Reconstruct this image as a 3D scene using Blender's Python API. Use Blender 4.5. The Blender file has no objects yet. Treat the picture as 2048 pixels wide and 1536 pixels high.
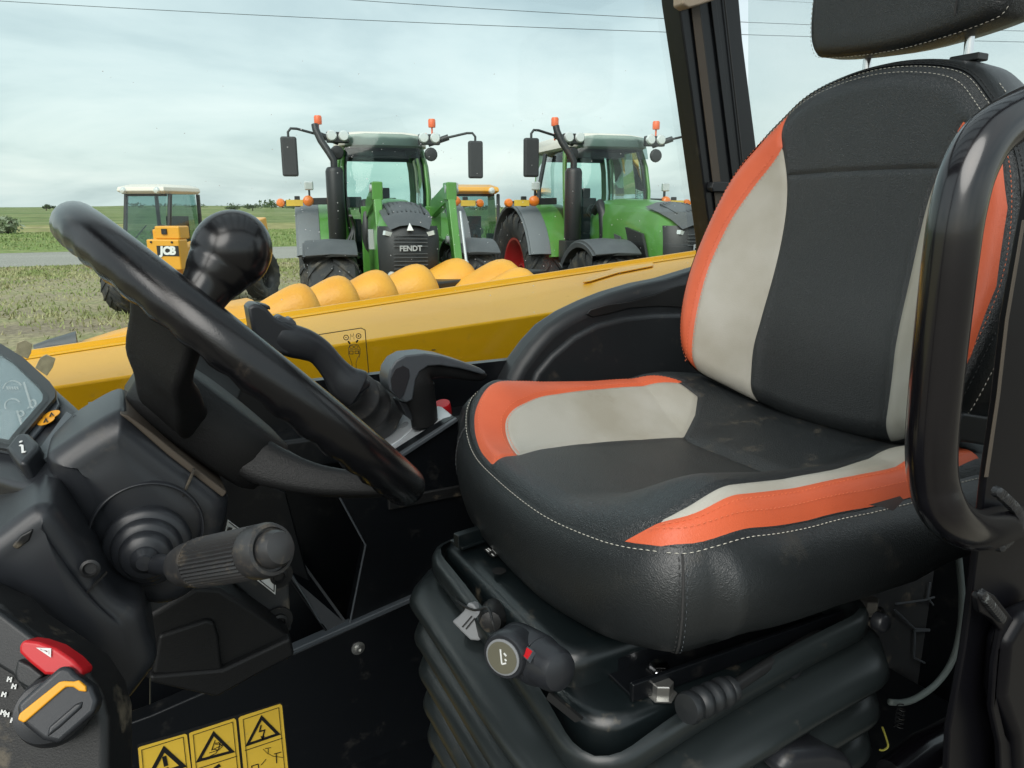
import bpy, math, random
import numpy as np
from mathutils import Vector, Matrix
random.seed(7); RNG = np.random.default_rng(7)
R = math.radians
# ------------------------------------------------------------------ camera
scene = bpy.context.scene
COL = scene.collection
PITCH, YAW, ZC, FPX = R(13.4), R(61.7), 2.1, 1480.0
CAM = np.array([0.0, 0.0, ZC])
FH = np.array([math.cos(YAW), math.sin(YAW), 0.0])
RH = np.array([math.sin(YAW), -math.cos(YAW), 0.0])
FW = FH * math.cos(PITCH) + np.array([0, 0, -math.sin(PITCH)])
UP = np.cross(RH, FW)
cd = bpy.data.cameras.new('camera'); cam = bpy.data.objects.new('camera', cd); COL.objects.link(cam)
cd.sensor_fit = 'HORIZONTAL'; cd.sensor_width = 36.0; cd.lens = 36.0 * FPX / 2048.0
cd.clip_start = 0.02; cd.clip_end = 5000
cam.matrix_world = Matrix((( RH[0], UP[0], -FW[0], 0), (RH[1], UP[1], -FW[1], 0), (RH[2], UP[2], -FW[2], ZC), (0, 0, 0, 1)))
scene.camera = cam
# ------------------------------------------------------------------ light
scene.view_settings.view_transform = 'Standard'; scene.view_settings.look = 'None'
scene.view_settings.gamma = 1.0; scene.view_settings.exposure = 1.4
scene.cycles.max_bounces = 8; scene.cycles.transparent_max_bounces = 16
world = bpy.data.worlds.new('World'); scene.world = world; world.use_nodes = True
wt = world.node_tree; wn = wt.nodes; wl = wt.links; wn.clear()
SUN_EL, SUN_ROT = R(52), R(-60)
wo = wn.new('ShaderNodeOutputWorld'); bg = wn.new('ShaderNodeBackground'); bg.inputs[1].default_value = 0.1
sky = wn.new('ShaderNodeTexSky'); sky.sky_type = 'NISHITA'; sky.sun_disc = False
sky.sun_elevation = SUN_EL; sky.sun_rotation = SUN_ROT; sky.air_density = 1.2; sky.dust_density = 2.0
tc = wn.new('ShaderNodeTexCoord'); sep = wn.new('ShaderNodeSeparateXYZ'); wl.new(tc.outputs['Generated'], sep.inputs[0])
def wmath(op, a, b):
    n = wn.new('ShaderNodeMath'); n.operation = op
    for i, v in enumerate((a, b)):
        if isinstance(v, (int, float)): n.inputs[i].default_value = v
        else: wl.new(v, n.inputs[i])
    return n.outputs[0]
zz = wmath('ADD', wmath('MAXIMUM', sep.outputs[2], 0.0), 0.20)
cmb = wn.new('ShaderNodeCombineXYZ')
wl.new(wmath('DIVIDE', sep.outputs[0], zz), cmb.inputs[0]); wl.new(wmath('DIVIDE', sep.outputs[1], zz), cmb.inputs[1])
nz = wn.new('ShaderNodeTexNoise'); nz.inputs['Scale'].default_value = 0.9; nz.inputs['Detail'].default_value = 7
nz.inputs['Roughness'].default_value = 0.52; nz.inputs['Distortion'].default_value = 0.35
wl.new(cmb.outputs[0], nz.inputs['Vector'])
cr = wn.new('ShaderNodeValToRGB'); e = cr.color_ramp.elements
e[0].position = 0.33; e[0].color = (0.50, 0.61, 0.635, 1)
e[1].position = 0.68; e[1].color = (0.93, 0.99, 0.975, 1)
m_ = cr.color_ramp.elements.new(0.50); m_.color = (0.74, 0.84, 0.845, 1)
wl.new(nz.outputs[0], cr.inputs[0])
sc = wn.new('ShaderNodeVectorMath'); sc.operation = 'SCALE'; sc.inputs['Scale'].default_value = 4.1
wl.new(cr.outputs[0], sc.inputs[0])
mx = wn.new('ShaderNodeMixRGB'); mx.inputs[0].default_value = 0.88
wl.new(sky.outputs[0], mx.inputs[1]); wl.new(sc.outputs[0], mx.inputs[2])
wl.new(mx.outputs[0], bg.inputs[0]); wl.new(bg.outputs[0], wo.inputs[0])
sd = bpy.data.lights.new('sun', 'SUN'); sd.energy = 1.1; sd.angle = R(50); sd.color = (1.0, 0.97, 0.92)
sun = bpy.data.objects.new('sun', sd); COL.objects.link(sun)
sdir = -RH * 0.35 - FH * 1.0 + np.array([0, 0, 0.9]); sdir /= np.linalg.norm(sdir)   # towards the sun
sun.rotation_euler = Vector(sdir).to_track_quat('Z', 'Y').to_euler()
sky.sun_elevation = math.asin(sdir[2]); sky.sun_rotation = math.atan2(sdir[0], sdir[1])
# ------------------------------------------------------------------ geometry helpers
A = np.array
def nrm(v): v = A(v, float); return v / np.linalg.norm(v)
def ray(px, py): return FW + RH * (px - 1024) / FPX - UP * (py - 768) / FPX
def onp(p, pl):                       # photo point -> where that direction meets a real plane (point, normal)
    p0, n = A(pl[0], float), A(pl[1], float); d = ray(*p)
    return CAM + d * ((p0 - CAM) @ n) / (d @ n)
def Y(y): return ((0, y, 0), (0, -1, 0))
def X(x): return ((x, 0, 0), (-1, 0, 0))
def Z(z): return ((0, 0, z), (0, 0, 1))
def py(px_, py_, y): return onp((px_, py_), Y(y))
def catmull(pts, n=8, closed=True):
    P = [A(p, float) for p in pts]; N = len(P); out = []
    for i in range(N if closed else N - 1):
        if closed: a, b, c, d = P[i - 1], P[i], P[(i + 1) % N], P[(i + 2) % N]
        else: a, b, c, d = P[max(i - 1, 0)], P[i], P[i + 1], P[min(i + 2, N - 1)]
        for k in range(n):
            t = k / n
            out.append(0.5 * ((2 * b) + (c - a) * t + (2 * a - 5 * b + 4 * c - d) * t * t + (3 * b - a - 3 * c + d) * t ** 3))
    if not closed: out.append(P[-1])
    return out
def G(lat, dep, z=0.0):               # camera-side, depth on the ground
    p = RH * lat + FH * dep; return A([p[0], p[1], z])
class MB:
    def __init__(s): s.v = []; s.f = []
    def add(s, V, F):
        o = len(s.v); s.v += [tuple(float(c) for c in p) for p in V]; s.f += [tuple(i + o for i in f) for f in F]; return s
    def box(s, c, size, M=None):
        h = A(size, float) / 2; V = []
        for x in (-1, 1):
            for y in (-1, 1):
                for z in (-1, 1):
                    q = A([x, y, z]) * h
                    if M is not None: q = np.array(M) @ q
                    V.append(A(c) + q)
        return s.add(V, [(0, 1, 3, 2), (4, 6, 7, 5), (0, 4, 5, 1), (2, 3, 7, 6), (0, 2, 6, 4), (1, 5, 7, 3)])
    def bar(s, a, b, w, h, up=(0, 0, 1)):
        a, b = A(a, float), A(b, float); x = nrm(b - a); y = np.cross(up, x)
        if np.linalg.norm(y) < 1e-4: y = np.cross((0, 1, 0), x)
        y = nrm(y); z = np.cross(x, y); return s.box((a + b) / 2, (np.linalg.norm(b - a), w, h), np.column_stack([x, y, z]))
    def tube(s, path, r, seg=12, closed=False, cap=True, flat=1.0):
        P = [A(p, float) for p in path]; N = len(P); rr = r if hasattr(r, '__len__') else [r] * N
        T = [nrm(P[(i + 1) % N] - P[i - 1]) if closed else nrm(P[min(i + 1, N - 1)] - P[max(i - 1, 0)]) for i in range(N)]
        u = np.cross(T[0], (0.31, 0.12, 0.94)); u = nrm(u); V = []
        for i in range(N):
            u = nrm(u - T[i] * (u @ T[i])); w = np.cross(T[i], u)
            for k in range(seg):
                a = 2 * math.pi * k / seg; V.append(P[i] + rr[i] * (math.cos(a) * u + flat * math.sin(a) * w))
        F = []
        for i in range(N if closed else N - 1):
            j = (i + 1) % N
            for k in range(seg):
                l = (k + 1) % seg; F.append((i * seg + k, i * seg + l, j * seg + l, j * seg + k))
        if cap and not closed:
            F.append(tuple(range(seg))[::-1]); F.append(tuple((N - 1) * seg + k for k in range(seg)))
        return s.add(V, F)
    def lathe(s, o, ax, prof, seg=24, cap=True):
        o = A(o, float); ax = nrm(ax); u = np.cross(ax, (0.3, 0.2, 0.93) if abs(ax[2]) < 0.9 else (1, 0, 0)); u = nrm(u); w = np.cross(ax, u); V = []; F = []
        for (r, h) in prof:
            for k in range(seg):
                a = 2 * math.pi * k / seg; V.append(o + ax * h + max(r, 1e-5) * (math.cos(a) * u + math.sin(a) * w))
        for i in range(len(prof) - 1):
            for k in range(seg):
                l = (k + 1) % seg; F.append((i * seg + k, i * seg + l, (i + 1) * seg + l, (i + 1) * seg + k))
        if cap: F.append(tuple(range(seg))[::-1]); F.append(tuple((len(prof) - 1) * seg + k for k in range(seg)))
        return s.add(V, F)
    def loft(s, loops, closed=True, cap0=False, cap1=False):
        n = len(loops[0]); V = [p for l in loops for p in l]; F = []
        for i in range(len(loops) - 1):
            for k in range(n if closed else n - 1):
                l = (k + 1) % n; F.append((i * n + k, i * n + l, (i + 1) * n + l, (i + 1) * n + k))
        if cap0: F.append(tuple(range(n))[::-1])
        if cap1: F.append(tuple((len(loops) - 1) * n + k for k in range(n)))
        return s.add(V, F)
    def prism(s, pts, ext):
        pts = [A(p, float) for p in pts]; n = len(pts); e_ = A(ext, float)
        V = pts + [p + e_ for p in pts]
        return s.add(V, [tuple(range(n)), tuple(range(n, 2 * n))[::-1]] + [(k, k + n, (k + 1) % n + n, (k + 1) % n) for k in range(n)])
    def ribbon(s, pts, w, n, closed=False, th=0.0006):
        P = [A(p, float) for p in pts]; N = len(P); L = []; n = nrm(n)
        for i in range(N):
            a = P[i - 1] if (closed or i > 0) else P[i]; b = P[(i + 1) % N] if (closed or i < N - 1) else P[i]
            d1 = nrm(P[i] - a) if np.linalg.norm(P[i] - a) > 1e-9 else nrm(b - P[i]); d2 = nrm(b - P[i]) if np.linalg.norm(b - P[i]) > 1e-9 else d1
            t = nrm(d1 + d2); sd_ = np.cross(n, t); k = 1 / max(0.5, abs(t @ d1)); L.append((P[i] + sd_ * w / 2 * k, P[i] - sd_ * w / 2 * k))
        V = []
        for a, b in L: V += [a + n * th, b + n * th, a, b]
        F = []
        for i in range(N if closed else N - 1):
            j = (i + 1) % N; F += [(4 * i, 4 * i + 1, 4 * j + 1, 4 * j), (4 * i, 4 * j, 4 * j + 2, 4 * i + 2), (4 * i + 1, 4 * i + 3, 4 * j + 3, 4 * j + 1)]
        return s.add(V, F)
ORI = {}
def thing(name, label, cat, loc=(0, 0, 0), rz=0.0, group=None):
    o = bpy.data.objects.new(name, None); COL.objects.link(o); o.empty_display_size = 0.1
    o.location = loc; o.rotation_euler = (0, 0, rz); o['label'] = label; o['category'] = cat
    if group: o['group'] = group
    ORI[o.name] = A(loc, float) if rz == 0 else None
    return o
def build(name, mb, mat, parent=None, ang=35, bevel=0, seg=2, label=None, cat=None, group=None, kind=None, sub=0, weld=False):
    V = np.array(mb.v, float) if not isinstance(mb, tuple) else mb[0]; F = mb.f if not isinstance(mb, tuple) else mb[1]
    off = np.zeros(3)
    if parent is not None:
        q = parent
        while q.parent: q = q.parent
        if ORI.get(q.name) is not None: off = ORI[q.name]
    elif kind is None and label:
        off = (V.min(0) + V.max(0)) / 2; off[2] = V[:, 2].min()
    me = bpy.data.meshes.new(name); me.from_pydata((V - off).tolist(), [], [tuple(int(i) for i in f) for f in F]); me.validate()
    import bmesh
    bm = bmesh.new(); bm.from_mesh(me); bmesh.ops.recalc_face_normals(bm, faces=bm.faces)
    if weld: bmesh.ops.remove_doubles(bm, verts=bm.verts, dist=1e-6)
    bm.to_mesh(me); bm.free()
    me.shade_smooth()
    if ang < 180: me.set_sharp_from_angle(angle=R(ang))
    me.materials.append(mat); o = bpy.data.objects.new(name, me); COL.objects.link(o)
    if parent is not None: o.parent = parent
    else: o.location = off
    if bevel:
        b = o.modifiers.new('bevel', 'BEVEL'); b.width = bevel; b.segments = seg; b.limit_method = 'ANGLE'; b.angle_limit = R(40); b.harden_normals = False
        me.shade_smooth(); b.use_clamp_overlap = True
        if seg <= 3: b.harden_normals = True
    if sub: q = o.modifiers.new('subsurf', 'SUBSURF'); q.levels = sub; q.render_levels = sub
    for k, v in (('label', label), ('category', cat), ('group', group), ('kind', kind)):
        if v: o[k] = v
    return o
def prism_px(name, pts, pl, depth, mat, parent, bevel=0.004, seg=3, smooth=0, ext=None, **kw):
    P = [onp(p, pl) for p in pts]
    if smooth: P = catmull(P, smooth)
    ext = -nrm(pl[1]) * depth if ext is None else ext
    return build(name, MB().prism(P, ext), mat, parent, ang=40, bevel=bevel, seg=seg, **kw)
def text_mb(txt, size, origin, xdir, ydir, ext=0.001, italic=0.0, bold=0.0):
    cu = bpy.data.curves.new('t', 'FONT'); cu.body = txt; cu.size = size; cu.extrude = ext; cu.shear = italic; cu.offset = bold
    cu.align_x = 'CENTER'; cu.align_y = 'CENTER'; cu.resolution_u = 3
    ob = bpy.data.objects.new('t', cu); COL.objects.link(ob); bpy.context.view_layer.update()
    me = bpy.data.meshes.new_from_object(ob.evaluated_get(bpy.context.evaluated_depsgraph_get()))
    xd, yd = nrm(xdir), nrm(ydir); zd = np.cross(xd, yd)
    V = [A(origin) + xd * v.co.x + yd * v.co.y + zd * v.co.z for v in me.vertices]; F = [tuple(p.vertices) for p in me.polygons]
    bpy.data.objects.remove(ob); bpy.data.meshes.remove(me); bpy.data.curves.remove(cu)
    m = MB(); m.add(V, F); return m
# ------------------------------------------------------------------ materials
def M(name, col, rough=0.5, metal=0.0, spec=0.5, bump=None, var=None, coat=0.0, dirt=None, trans=0.0, alpha=1.0):
    m = bpy.data.materials.new(name); m.use_nodes = True; nt = m.node_tree; n = nt.nodes; l = nt.links; b = n['Principled BSDF']
    col = (*col, 1); b.inputs['Base Color'].default_value = col; b.inputs['Roughness'].default_value = rough; b.inputs['Metallic'].default_value = metal
    b.inputs['Specular IOR Level'].default_value = spec; b.inputs['Coat Weight'].default_value = coat; b.inputs['Coat Roughness'].default_value = 0.08
    co = n.new('ShaderNodeTexCoord'); cout = None
    if var:                                   # (other colour, scale, amount)
        t = n.new('ShaderNodeTexNoise'); t.inputs['Scale'].default_value = var[1]; t.inputs['Detail'].default_value = 6; l.new(co.outputs['Object'], t.inputs['Vector'])
        r = n.new('ShaderNodeValToRGB'); r.color_ramp.elements[0].position = 0.4; r.color_ramp.elements[1].position = 0.65
        r.color_ramp.elements[1].color = (var[2],) * 3 + (1,); l.new(t.outputs[0], r.inputs[0])
        x = n.new('ShaderNodeMixRGB'); x.inputs[1].default_value = col; x.inputs[2].default_value = (*var[0], 1); l.new(r.outputs[0], x.inputs[0]); cout = x.outputs[0]
    if dirt:                                  # (dust colour, scale, threshold, amount)
        t = n.new('ShaderNodeTexNoise'); t.inputs['Scale'].default_value = dirt[1]; t.inputs['Detail'].default_value = 10; t.inputs['Roughness'].default_value = 0.68; l.new(co.outputs['Object'], t.inputs['Vector'])
        r = n.new('ShaderNodeValToRGB'); r.color_ramp.elements[0].position = dirt[2]; r.color_ramp.elements[1].position = dirt[2] + 0.14
        r.color_ramp.elements[1].color = (dirt[3],) * 3 + (1,); l.new(t.outputs[0], r.inputs[0])
        x = n.new('ShaderNodeMixRGB'); x.inputs[2].default_value = (*dirt[0], 1)
        if cout: l.new(cout, x.inputs[1])
        else: x.inputs[1].default_value = col
        l.new(r.outputs[0], x.inputs[0]); cout = x.outputs[0]
        q = n.new('ShaderNodeMath'); q.operation = 'MULTIPLY_ADD'; q.inputs[1].default_value = 0.35; q.inputs[2].default_value = rough; q.use_clamp = True
        l.new(r.outputs[0], q.inputs[0]); l.new(q.outputs[0], b.inputs['Roughness'])
    if cout: l.new(cout, b.inputs['Base Color'])
    if bump:                                  # (kind, scale, distance)
        if bump[0] == 'leather':
            t = n.new('ShaderNodeTexVoronoi'); t.feature = 'F1'; t.inputs['Scale'].default_value = bump[1]; t.inputs['Randomness'].default_value = 1
            t2 = n.new('ShaderNodeTexNoise'); t2.inputs['Scale'].default_value = bump[1] * 0.35; l.new(co.outputs['Object'], t2.inputs['Vector'])
            ad = n.new('ShaderNodeVectorMath'); ad.operation = 'MULTIPLY_ADD'; ad.inputs[1].default_value = (0.006,) * 3; l.new(t2.outputs['Color'], ad.inputs[0]); l.new(co.outputs['Object'], ad.inputs[2]); l.new(ad.outputs[0], t.inputs['Vector'])
        elif bump[0] == 'noise':
            t = n.new('ShaderNodeTexNoise'); t.inputs['Scale'].default_value = bump[1]; t.inputs['Detail'].default_value = 3; l.new(co.outputs['Object'], t.inputs['Vector'])
        bp = n.new('ShaderNodeBump'); bp.inputs['Distance'].default_value = bump[2]; bp.inputs['Strength'].default_value = 1.0
        l.new(t.outputs[0], bp.inputs['Height']); l.new(bp.outputs[0], b.inputs['Normal'])
    if trans: b.inputs['Transmission Weight'].default_value = trans
    return m
def glass(name, tint, refl=1.0, rough=0.0):
    m = bpy.data.materials.new(name); m.use_nodes = True; nt = m.node_tree; n = nt.nodes; l = nt.links; n.clear()
    o = n.new('ShaderNodeOutputMaterial'); t = n.new('ShaderNodeBsdfTransparent'); t.inputs[0].default_value = (*tint, 1)
    g = n.new('ShaderNodeBsdfGlossy'); g.inputs['Roughness'].default_value = rough; f = n.new('ShaderNodeFresnel'); f.inputs[0].default_value = 1.45
    k = n.new('ShaderNodeMath'); k.operation = 'MULTIPLY'; k.inputs[1].default_value = refl; l.new(f.outputs[0], k.inputs[0])
    x = n.new('ShaderNodeMixShader'); l.new(k.outputs[0], x.inputs[0]); l.new(t.outputs[0], x.inputs[1]); l.new(g.outputs[0], x.inputs[2]); l.new(x.outputs[0], o.inputs[0])
    return m
DUST = (0.26, 0.215, 0.15)
mt = dict(
 leather=M('black_leather', (0.017, 0.020, 0.0215), 0.36, spec=0.62, bump=('leather', 640, 0.0006), var=((0.024, 0.027, 0.028), 9, 0.6)),
 leather_side=M('black_leather_side', (0.015, 0.0175, 0.0185), 0.37, spec=0.6, bump=('leather', 640, 0.00025), dirt=((0.12, 0.105, 0.08), 15, 0.58, 0.25)),
 leather_dusty=M('dusty_leather', (0.018, 0.021, 0.0225), 0.37, spec=0.6, bump=('leather', 640, 0.0006), dirt=(DUST, 26, 0.56, 0.28)),
 orange=M('orange_leather', (0.70, 0.135, 0.055), 0.42, spec=0.4, bump=('leather', 700, 0.0002), var=((0.62, 0.11, 0.045), 14, 0.5)),
 cream=M('cream_leather', (0.46, 0.445, 0.39), 0.5, spec=0.35, bump=('leather', 700, 0.00018), var=((0.30, 0.27, 0.20), 7, 0.6), dirt=((0.22, 0.18, 0.12), 11, 0.62, 0.4)),
 thread_w=M('white_thread', (0.6, 0.58, 0.5), 0.8), thread_o=M('orange_thread', (0.85, 0.22, 0.10), 0.8), thread_k=M('black_thread', (0.03, 0.03, 0.03), 0.8),
 gloss=M('gloss_black_paint', (0.004, 0.0035, 0.005), 0.2, spec=0.6, coat=0.4, dirt=((0.07, 0.065, 0.06), 22, 0.68, 0.2)),
 rimblk=M('polished_black_plastic', (0.005, 0.005, 0.006), 0.20, spec=0.55, bump=('noise', 900, 0.00012), dirt=((0.08, 0.06, 0.045), 40, 0.63, 0.35)),
 ball=M('smooth_black_knob', (0.006, 0.006, 0.007), 0.24, spec=0.6),
 grain=M('grained_black_plastic', (0.008, 0.0083, 0.0088), 0.5, spec=0.32, bump=('leather', 700, 0.00018), dirt=((0.08, 0.07, 0.055), 30, 0.68, 0.2)),
 satin=M('satin_black_plastic', (0.019, 0.021, 0.025), 0.36, spec=0.55, bump=('noise', 1500, 0.00004), dirt=((0.16, 0.14, 0.11), 26, 0.62, 0.28)),
 satin2=M('dark_moulded_plastic', (0.015, 0.017, 0.019), 0.42, spec=0.5, bump=('noise', 1200, 0.0001), dirt=((0.14, 0.12, 0.09), 22, 0.60, 0.3)),
 dusty=M('dusty_black_plastic', (0.011, 0.0115, 0.012), 0.45, spec=0.45, bump=('noise', 900, 0.00015), dirt=(DUST, 24, 0.55, 0.5)),
 panel=M('painted_black_panel', (0.005, 0.006, 0.0075), 0.30, spec=0.42, dirt=((0.05, 0.047, 0.042), 22, 0.58, 0.45)),
 rubber=M('bellows_rubber', (0.014, 0.0185, 0.0195), 0.33, spec=0.55, dirt=((0.13, 0.115, 0.09), 18, 0.62, 0.35)),
 postblk=M('door_post_paint', (0.004, 0.004, 0.0055), 0.34, spec=0.22, dirt=((0.10, 0.10, 0.10), 30, 0.64, 0.3)),
 rearm=M('dusty_rear_moulding', (0.03, 0.032, 0.034), 0.5, dirt=(DUST, 16, 0.55, 0.5)),
 stalk=M('worn_stalk_plastic', (0.032, 0.032, 0.033), 0.42, dirt=((0.20, 0.16, 0.11), 60, 0.55, 0.4)),
 steel=M('zinc_steel', (0.5, 0.5, 0.48), 0.35, metal=0.9, dirt=(DUST, 60, 0.55, 0.5)), chrome=M('chrome_post', (0.75, 0.76, 0.78), 0.12, metal=1.0),
 pan=M('black_seat_pan', (0.005, 0.008, 0.009), 0.30, spec=0.6, dirt=((0.18, 0.15, 0.105), 32, 0.60, 0.45)),
 silver=M('silver_plastic', (0.50, 0.52, 0.54), 0.32, metal=0.3, dirt=(DUST, 30, 0.66, 0.25)), greyplastic=M('grey_plastic', (0.23, 0.24, 0.25), 0.45, dirt=(DUST, 60, 0.62, 0.3)),
 greysoft=M('grey_soft_plastic', (0.07, 0.08, 0.09), 0.36), red=M('red_plastic', (0.55, 0.012, 0.018), 0.35, dirt=((0.2, 0.05, 0.04), 60, 0.66, 0.3)),
 yellowline=M('yellow_plastic', (0.86, 0.38, 0.02), 0.4), white=M('white_mark', (0.75, 0.76, 0.74), 0.5), decal_y=M('yellow_decal', (0.80, 0.53, 0.06), 0.4, var=((0.72, 0.47, 0.05), 20, 0.5), dirt=((0.42, 0.33, 0.14), 60, 0.6, 0.5)),
 decal_k=M('black_decal_ink', (0.012, 0.012, 0.012), 0.4), boom=M('yellow_boom_paint', (0.86, 0.42, 0.008), 0.30, spec=0.3, coat=0.0, var=((0.76, 0.35, 0.008), 2.2, 0.7), dirt=((0.40, 0.24, 0.08), 38, 0.60, 0.35)),
 snout=M('yellow_snout_plastic', (0.76, 0.37, 0.045), 0.42, spec=0.4, bump=('noise', 40, 0.004), var=((0.68, 0.30, 0.035), 3, 0.8), dirt=((0.34, 0.24, 0.11), 17, 0.60, 0.5)),
 wire=M('grey_cable', (0.22, 0.26, 0.25), 0.5), beige=M('beige_headliner', (0.42, 0.35, 0.27), 0.9), brown=M('brown_trim', (0.075, 0.06, 0.045), 0.6),
 tyre=M('tractor_tyre_rubber', (0.035, 0.036, 0.037), 0.75, dirt=((0.17, 0.145, 0.11), 7, 0.5, 0.5)), green=M('tractor_green_paint', (0.085, 0.26, 0.045), 0.3, coat=0.3, var=((0.07, 0.21, 0.04), 4, 0.5)),
 rimred=M('red_wheel_rim', (0.42, 0.018, 0.02), 0.4), dgrey=M('dark_grey_plastic', (0.075, 0.08, 0.085), 0.5, var=((0.10, 0.105, 0.11), 6, 0.5)), mgrey=M('mid_grey_fender', (0.16, 0.175, 0.185), 0.5), blk=M('machine_black', (0.018, 0.019, 0.02), 0.42),
 roofw=M('off_white_roof', (0.72, 0.68, 0.60), 0.45), amber=M('amber_lens', (0.9, 0.22, 0.02), 0.25, coat=0.5), lamp=M('clear_lamp_lens', (0.75, 0.78, 0.76), 0.15, metal=0.4),
 tint2=glass('dark_cab_glass', (0.50, 0.66, 0.64), 1.3), tint=glass('tinted_cab_glass', (0.74, 0.90, 0.86), 1.0), pane=glass('clear_pane', (0.93, 0.965, 0.955), 0.45), lens=glass('cluster_lens', (0.95, 0.97, 0.97), 0.55, 0.01),
 tyel=M('machine_yellow', (0.76, 0.36, 0.03), 0.35, coat=0.3, dirt=((0.3, 0.2, 0.1), 9, 0.66, 0.4)), mirror=M('mirror_housing', (0.03, 0.03, 0.032), 0.5), inside=M('cab_interior', (0.045, 0.05, 0.055), 0.7),
 cable=M('power_cable', (0.05, 0.055, 0.06), 0.7), kraft=M('brown_cardboard', (0.85, 0.68, 0.46), 0.8, var=((0.55, 0.42, 0.26), 60, 0.8)), face=M('gauge_face', (0.22, 0.30, 0.32), 0.6),  # face: pale teal carries the sky reflection of the cluster glass
)
# ------------------------------------------------------------------ ground, road, hills
def gmat(name, stops, s1, s2, bump=0.02, dirtpatch=None, rough=0.95):
    m = bpy.data.materials.new(name); m.use_nodes = True; nt = m.node_tree; n = nt.nodes; l = nt.links; b = n['Principled BSDF']; b.inputs['Roughness'].default_value = rough; b.inputs['Specular IOR Level'].default_value = 0.15
    co = n.new('ShaderNodeTexCoord'); mp = n.new('ShaderNodeMapping'); mp.inputs['Scale'].default_value = (0.35, 1, 1); l.new(co.outputs['Object'], mp.inputs[0])
    t = n.new('ShaderNodeTexNoise'); t.inputs['Scale'].default_value = s1; t.inputs['Detail'].default_value = 8; t.inputs['Roughness'].default_value = 0.65; l.new(mp.outputs[0], t.inputs['Vector'])
    r = n.new('ShaderNodeValToRGB'); el = r.color_ramp.elements
    el[0].position, el[0].color = stops[0][0], (*stops[0][1], 1); el[1].position, el[1].color = stops[-1][0], (*stops[-1][1], 1)
    for p, c in stops[1:-1]: q = el.new(p); q.color = (*c, 1)
    l.new(t.outputs[0], r.inputs[0])
    t2 = n.new('ShaderNodeTexNoise'); t2.inputs['Scale'].default_value = s2; t2.inputs['Detail'].default_value = 4; l.new(co.outputs['Object'], t2.inputs['Vector'])
    x = n.new('ShaderNodeMixRGB'); x.blend_type = 'MULTIPLY'; x.inputs[0].default_value = 0.75
    r2 = n.new('ShaderNodeValToRGB'); r2.color_ramp.elements[0].position = 0.3; r2.color_ramp.elements[0].color = (0.5, 0.5, 0.45, 1); r2.color_ramp.elements[1].position = 0.7; r2.color_ramp.elements[1].color = (1.35, 1.35, 1.25, 1)
    l.new(t2.outputs[0], r2.inputs[0]); l.new(r.outputs[0], x.inputs[1]); l.new(r2.outputs[0], x.inputs[2]); l.new(x.outputs[0], b.inputs['Base Color'])
    bp = n.new('ShaderNodeBump'); bp.inputs['Distance'].default_value = bump; l.new(t2.outputs[0], bp.inputs['Height']); l.new(bp.outputs[0], b.inputs['Normal'])
    return m
GREEN, DRY, DIRT = (0.19, 0.23, 0.085), (0.36, 0.32, 0.18), (0.25, 0.21, 0.16)
g_near = gmat('patchy_yard_grass', [(0.36, DIRT), (0.50, (0.33, 0.29, 0.19)), (0.64, (0.25, 0.26, 0.13)), (0.7, GREEN)], 0.55, 9)
g_verge = gmat('green_verge', [(0.3, (0.20, 0.25, 0.09)), (0.5, (0.18, 0.25, 0.08)), (0.7, (0.30, 0.30, 0.14))], 0.5, 2.0)
g_mown = gmat('pale_mown_strip', [(0.35, (0.16, 0.22, 0.06)), (0.5, (0.30, 0.28, 0.13)), (0.65, (0.42, 0.36, 0.20))], 0.16, 0.7)
g_field = gmat('far_field', [(0.3, (0.11, 0.17, 0.055)), (0.5, (0.18, 0.22, 0.09)), (0.7, (0.31, 0.31, 0.16))], 0.03, 0.35)
g_road = gmat('grey_road_surface', [(0.3, (0.30, 0.29, 0.275)), (0.7, (0.36, 0.35, 0.33))], 0.4, 14, 0.003)
def sheet(name, xs, ys, zf, mat, kind='structure'):
    V = [(x, y, zf(x, y)) for y in ys for x in xs]; nx = len(xs)
    F = [(j * nx + i, j * nx + i + 1, (j + 1) * nx + i + 1, (j + 1) * nx + i) for j in range(len(ys) - 1) for i in range(nx - 1)]
    return build(name, (np.array(V), F), mat, None, ang=180, kind=kind)
LX = list(np.linspace(-700, 900, 41))
sheet('ground', [-1500, 1500], [-300, 2500], lambda x, y: 0.0, g_near)
sheet('added_gravel', [-60, 60], [-80, 2.6], lambda x, y: 0.004, gmat('added_gravel_surface', [(0.35, (0.13, 0.115, 0.10)), (0.65, (0.20, 0.18, 0.155))], 0.8, 30))  # unseen gravel, added to keep green ground out of the cab's reflections
def ysheet(name, y0, y1, mat, z, n=2, zf=None):
    return sheet(name, LX, list(np.linspace(y0, y1, n)), zf or (lambda x, y: z), mat)
ysheet('verge', 42.6, 78, g_verge, 0.008)
ysheet('road', 32.6, 42.6, g_road, 0.004)
ysheet('mown_grass', 78, 112, g_mown, 0.012)
def hz(x, y):
    t = min(max((y - 112) / 500, 0), 1); return 0.016 + t * t * (2.4 + 0.8 * math.sin(x * 0.011 + 1) + 0.5 * math.sin(x * 0.031) + 0.2 * math.sin(x * .09 + y * .05))
sheet('far_field', list(np.linspace(-900, 1300, 90)), list(np.linspace(112, 900, 40)), hz, g_field)
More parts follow.
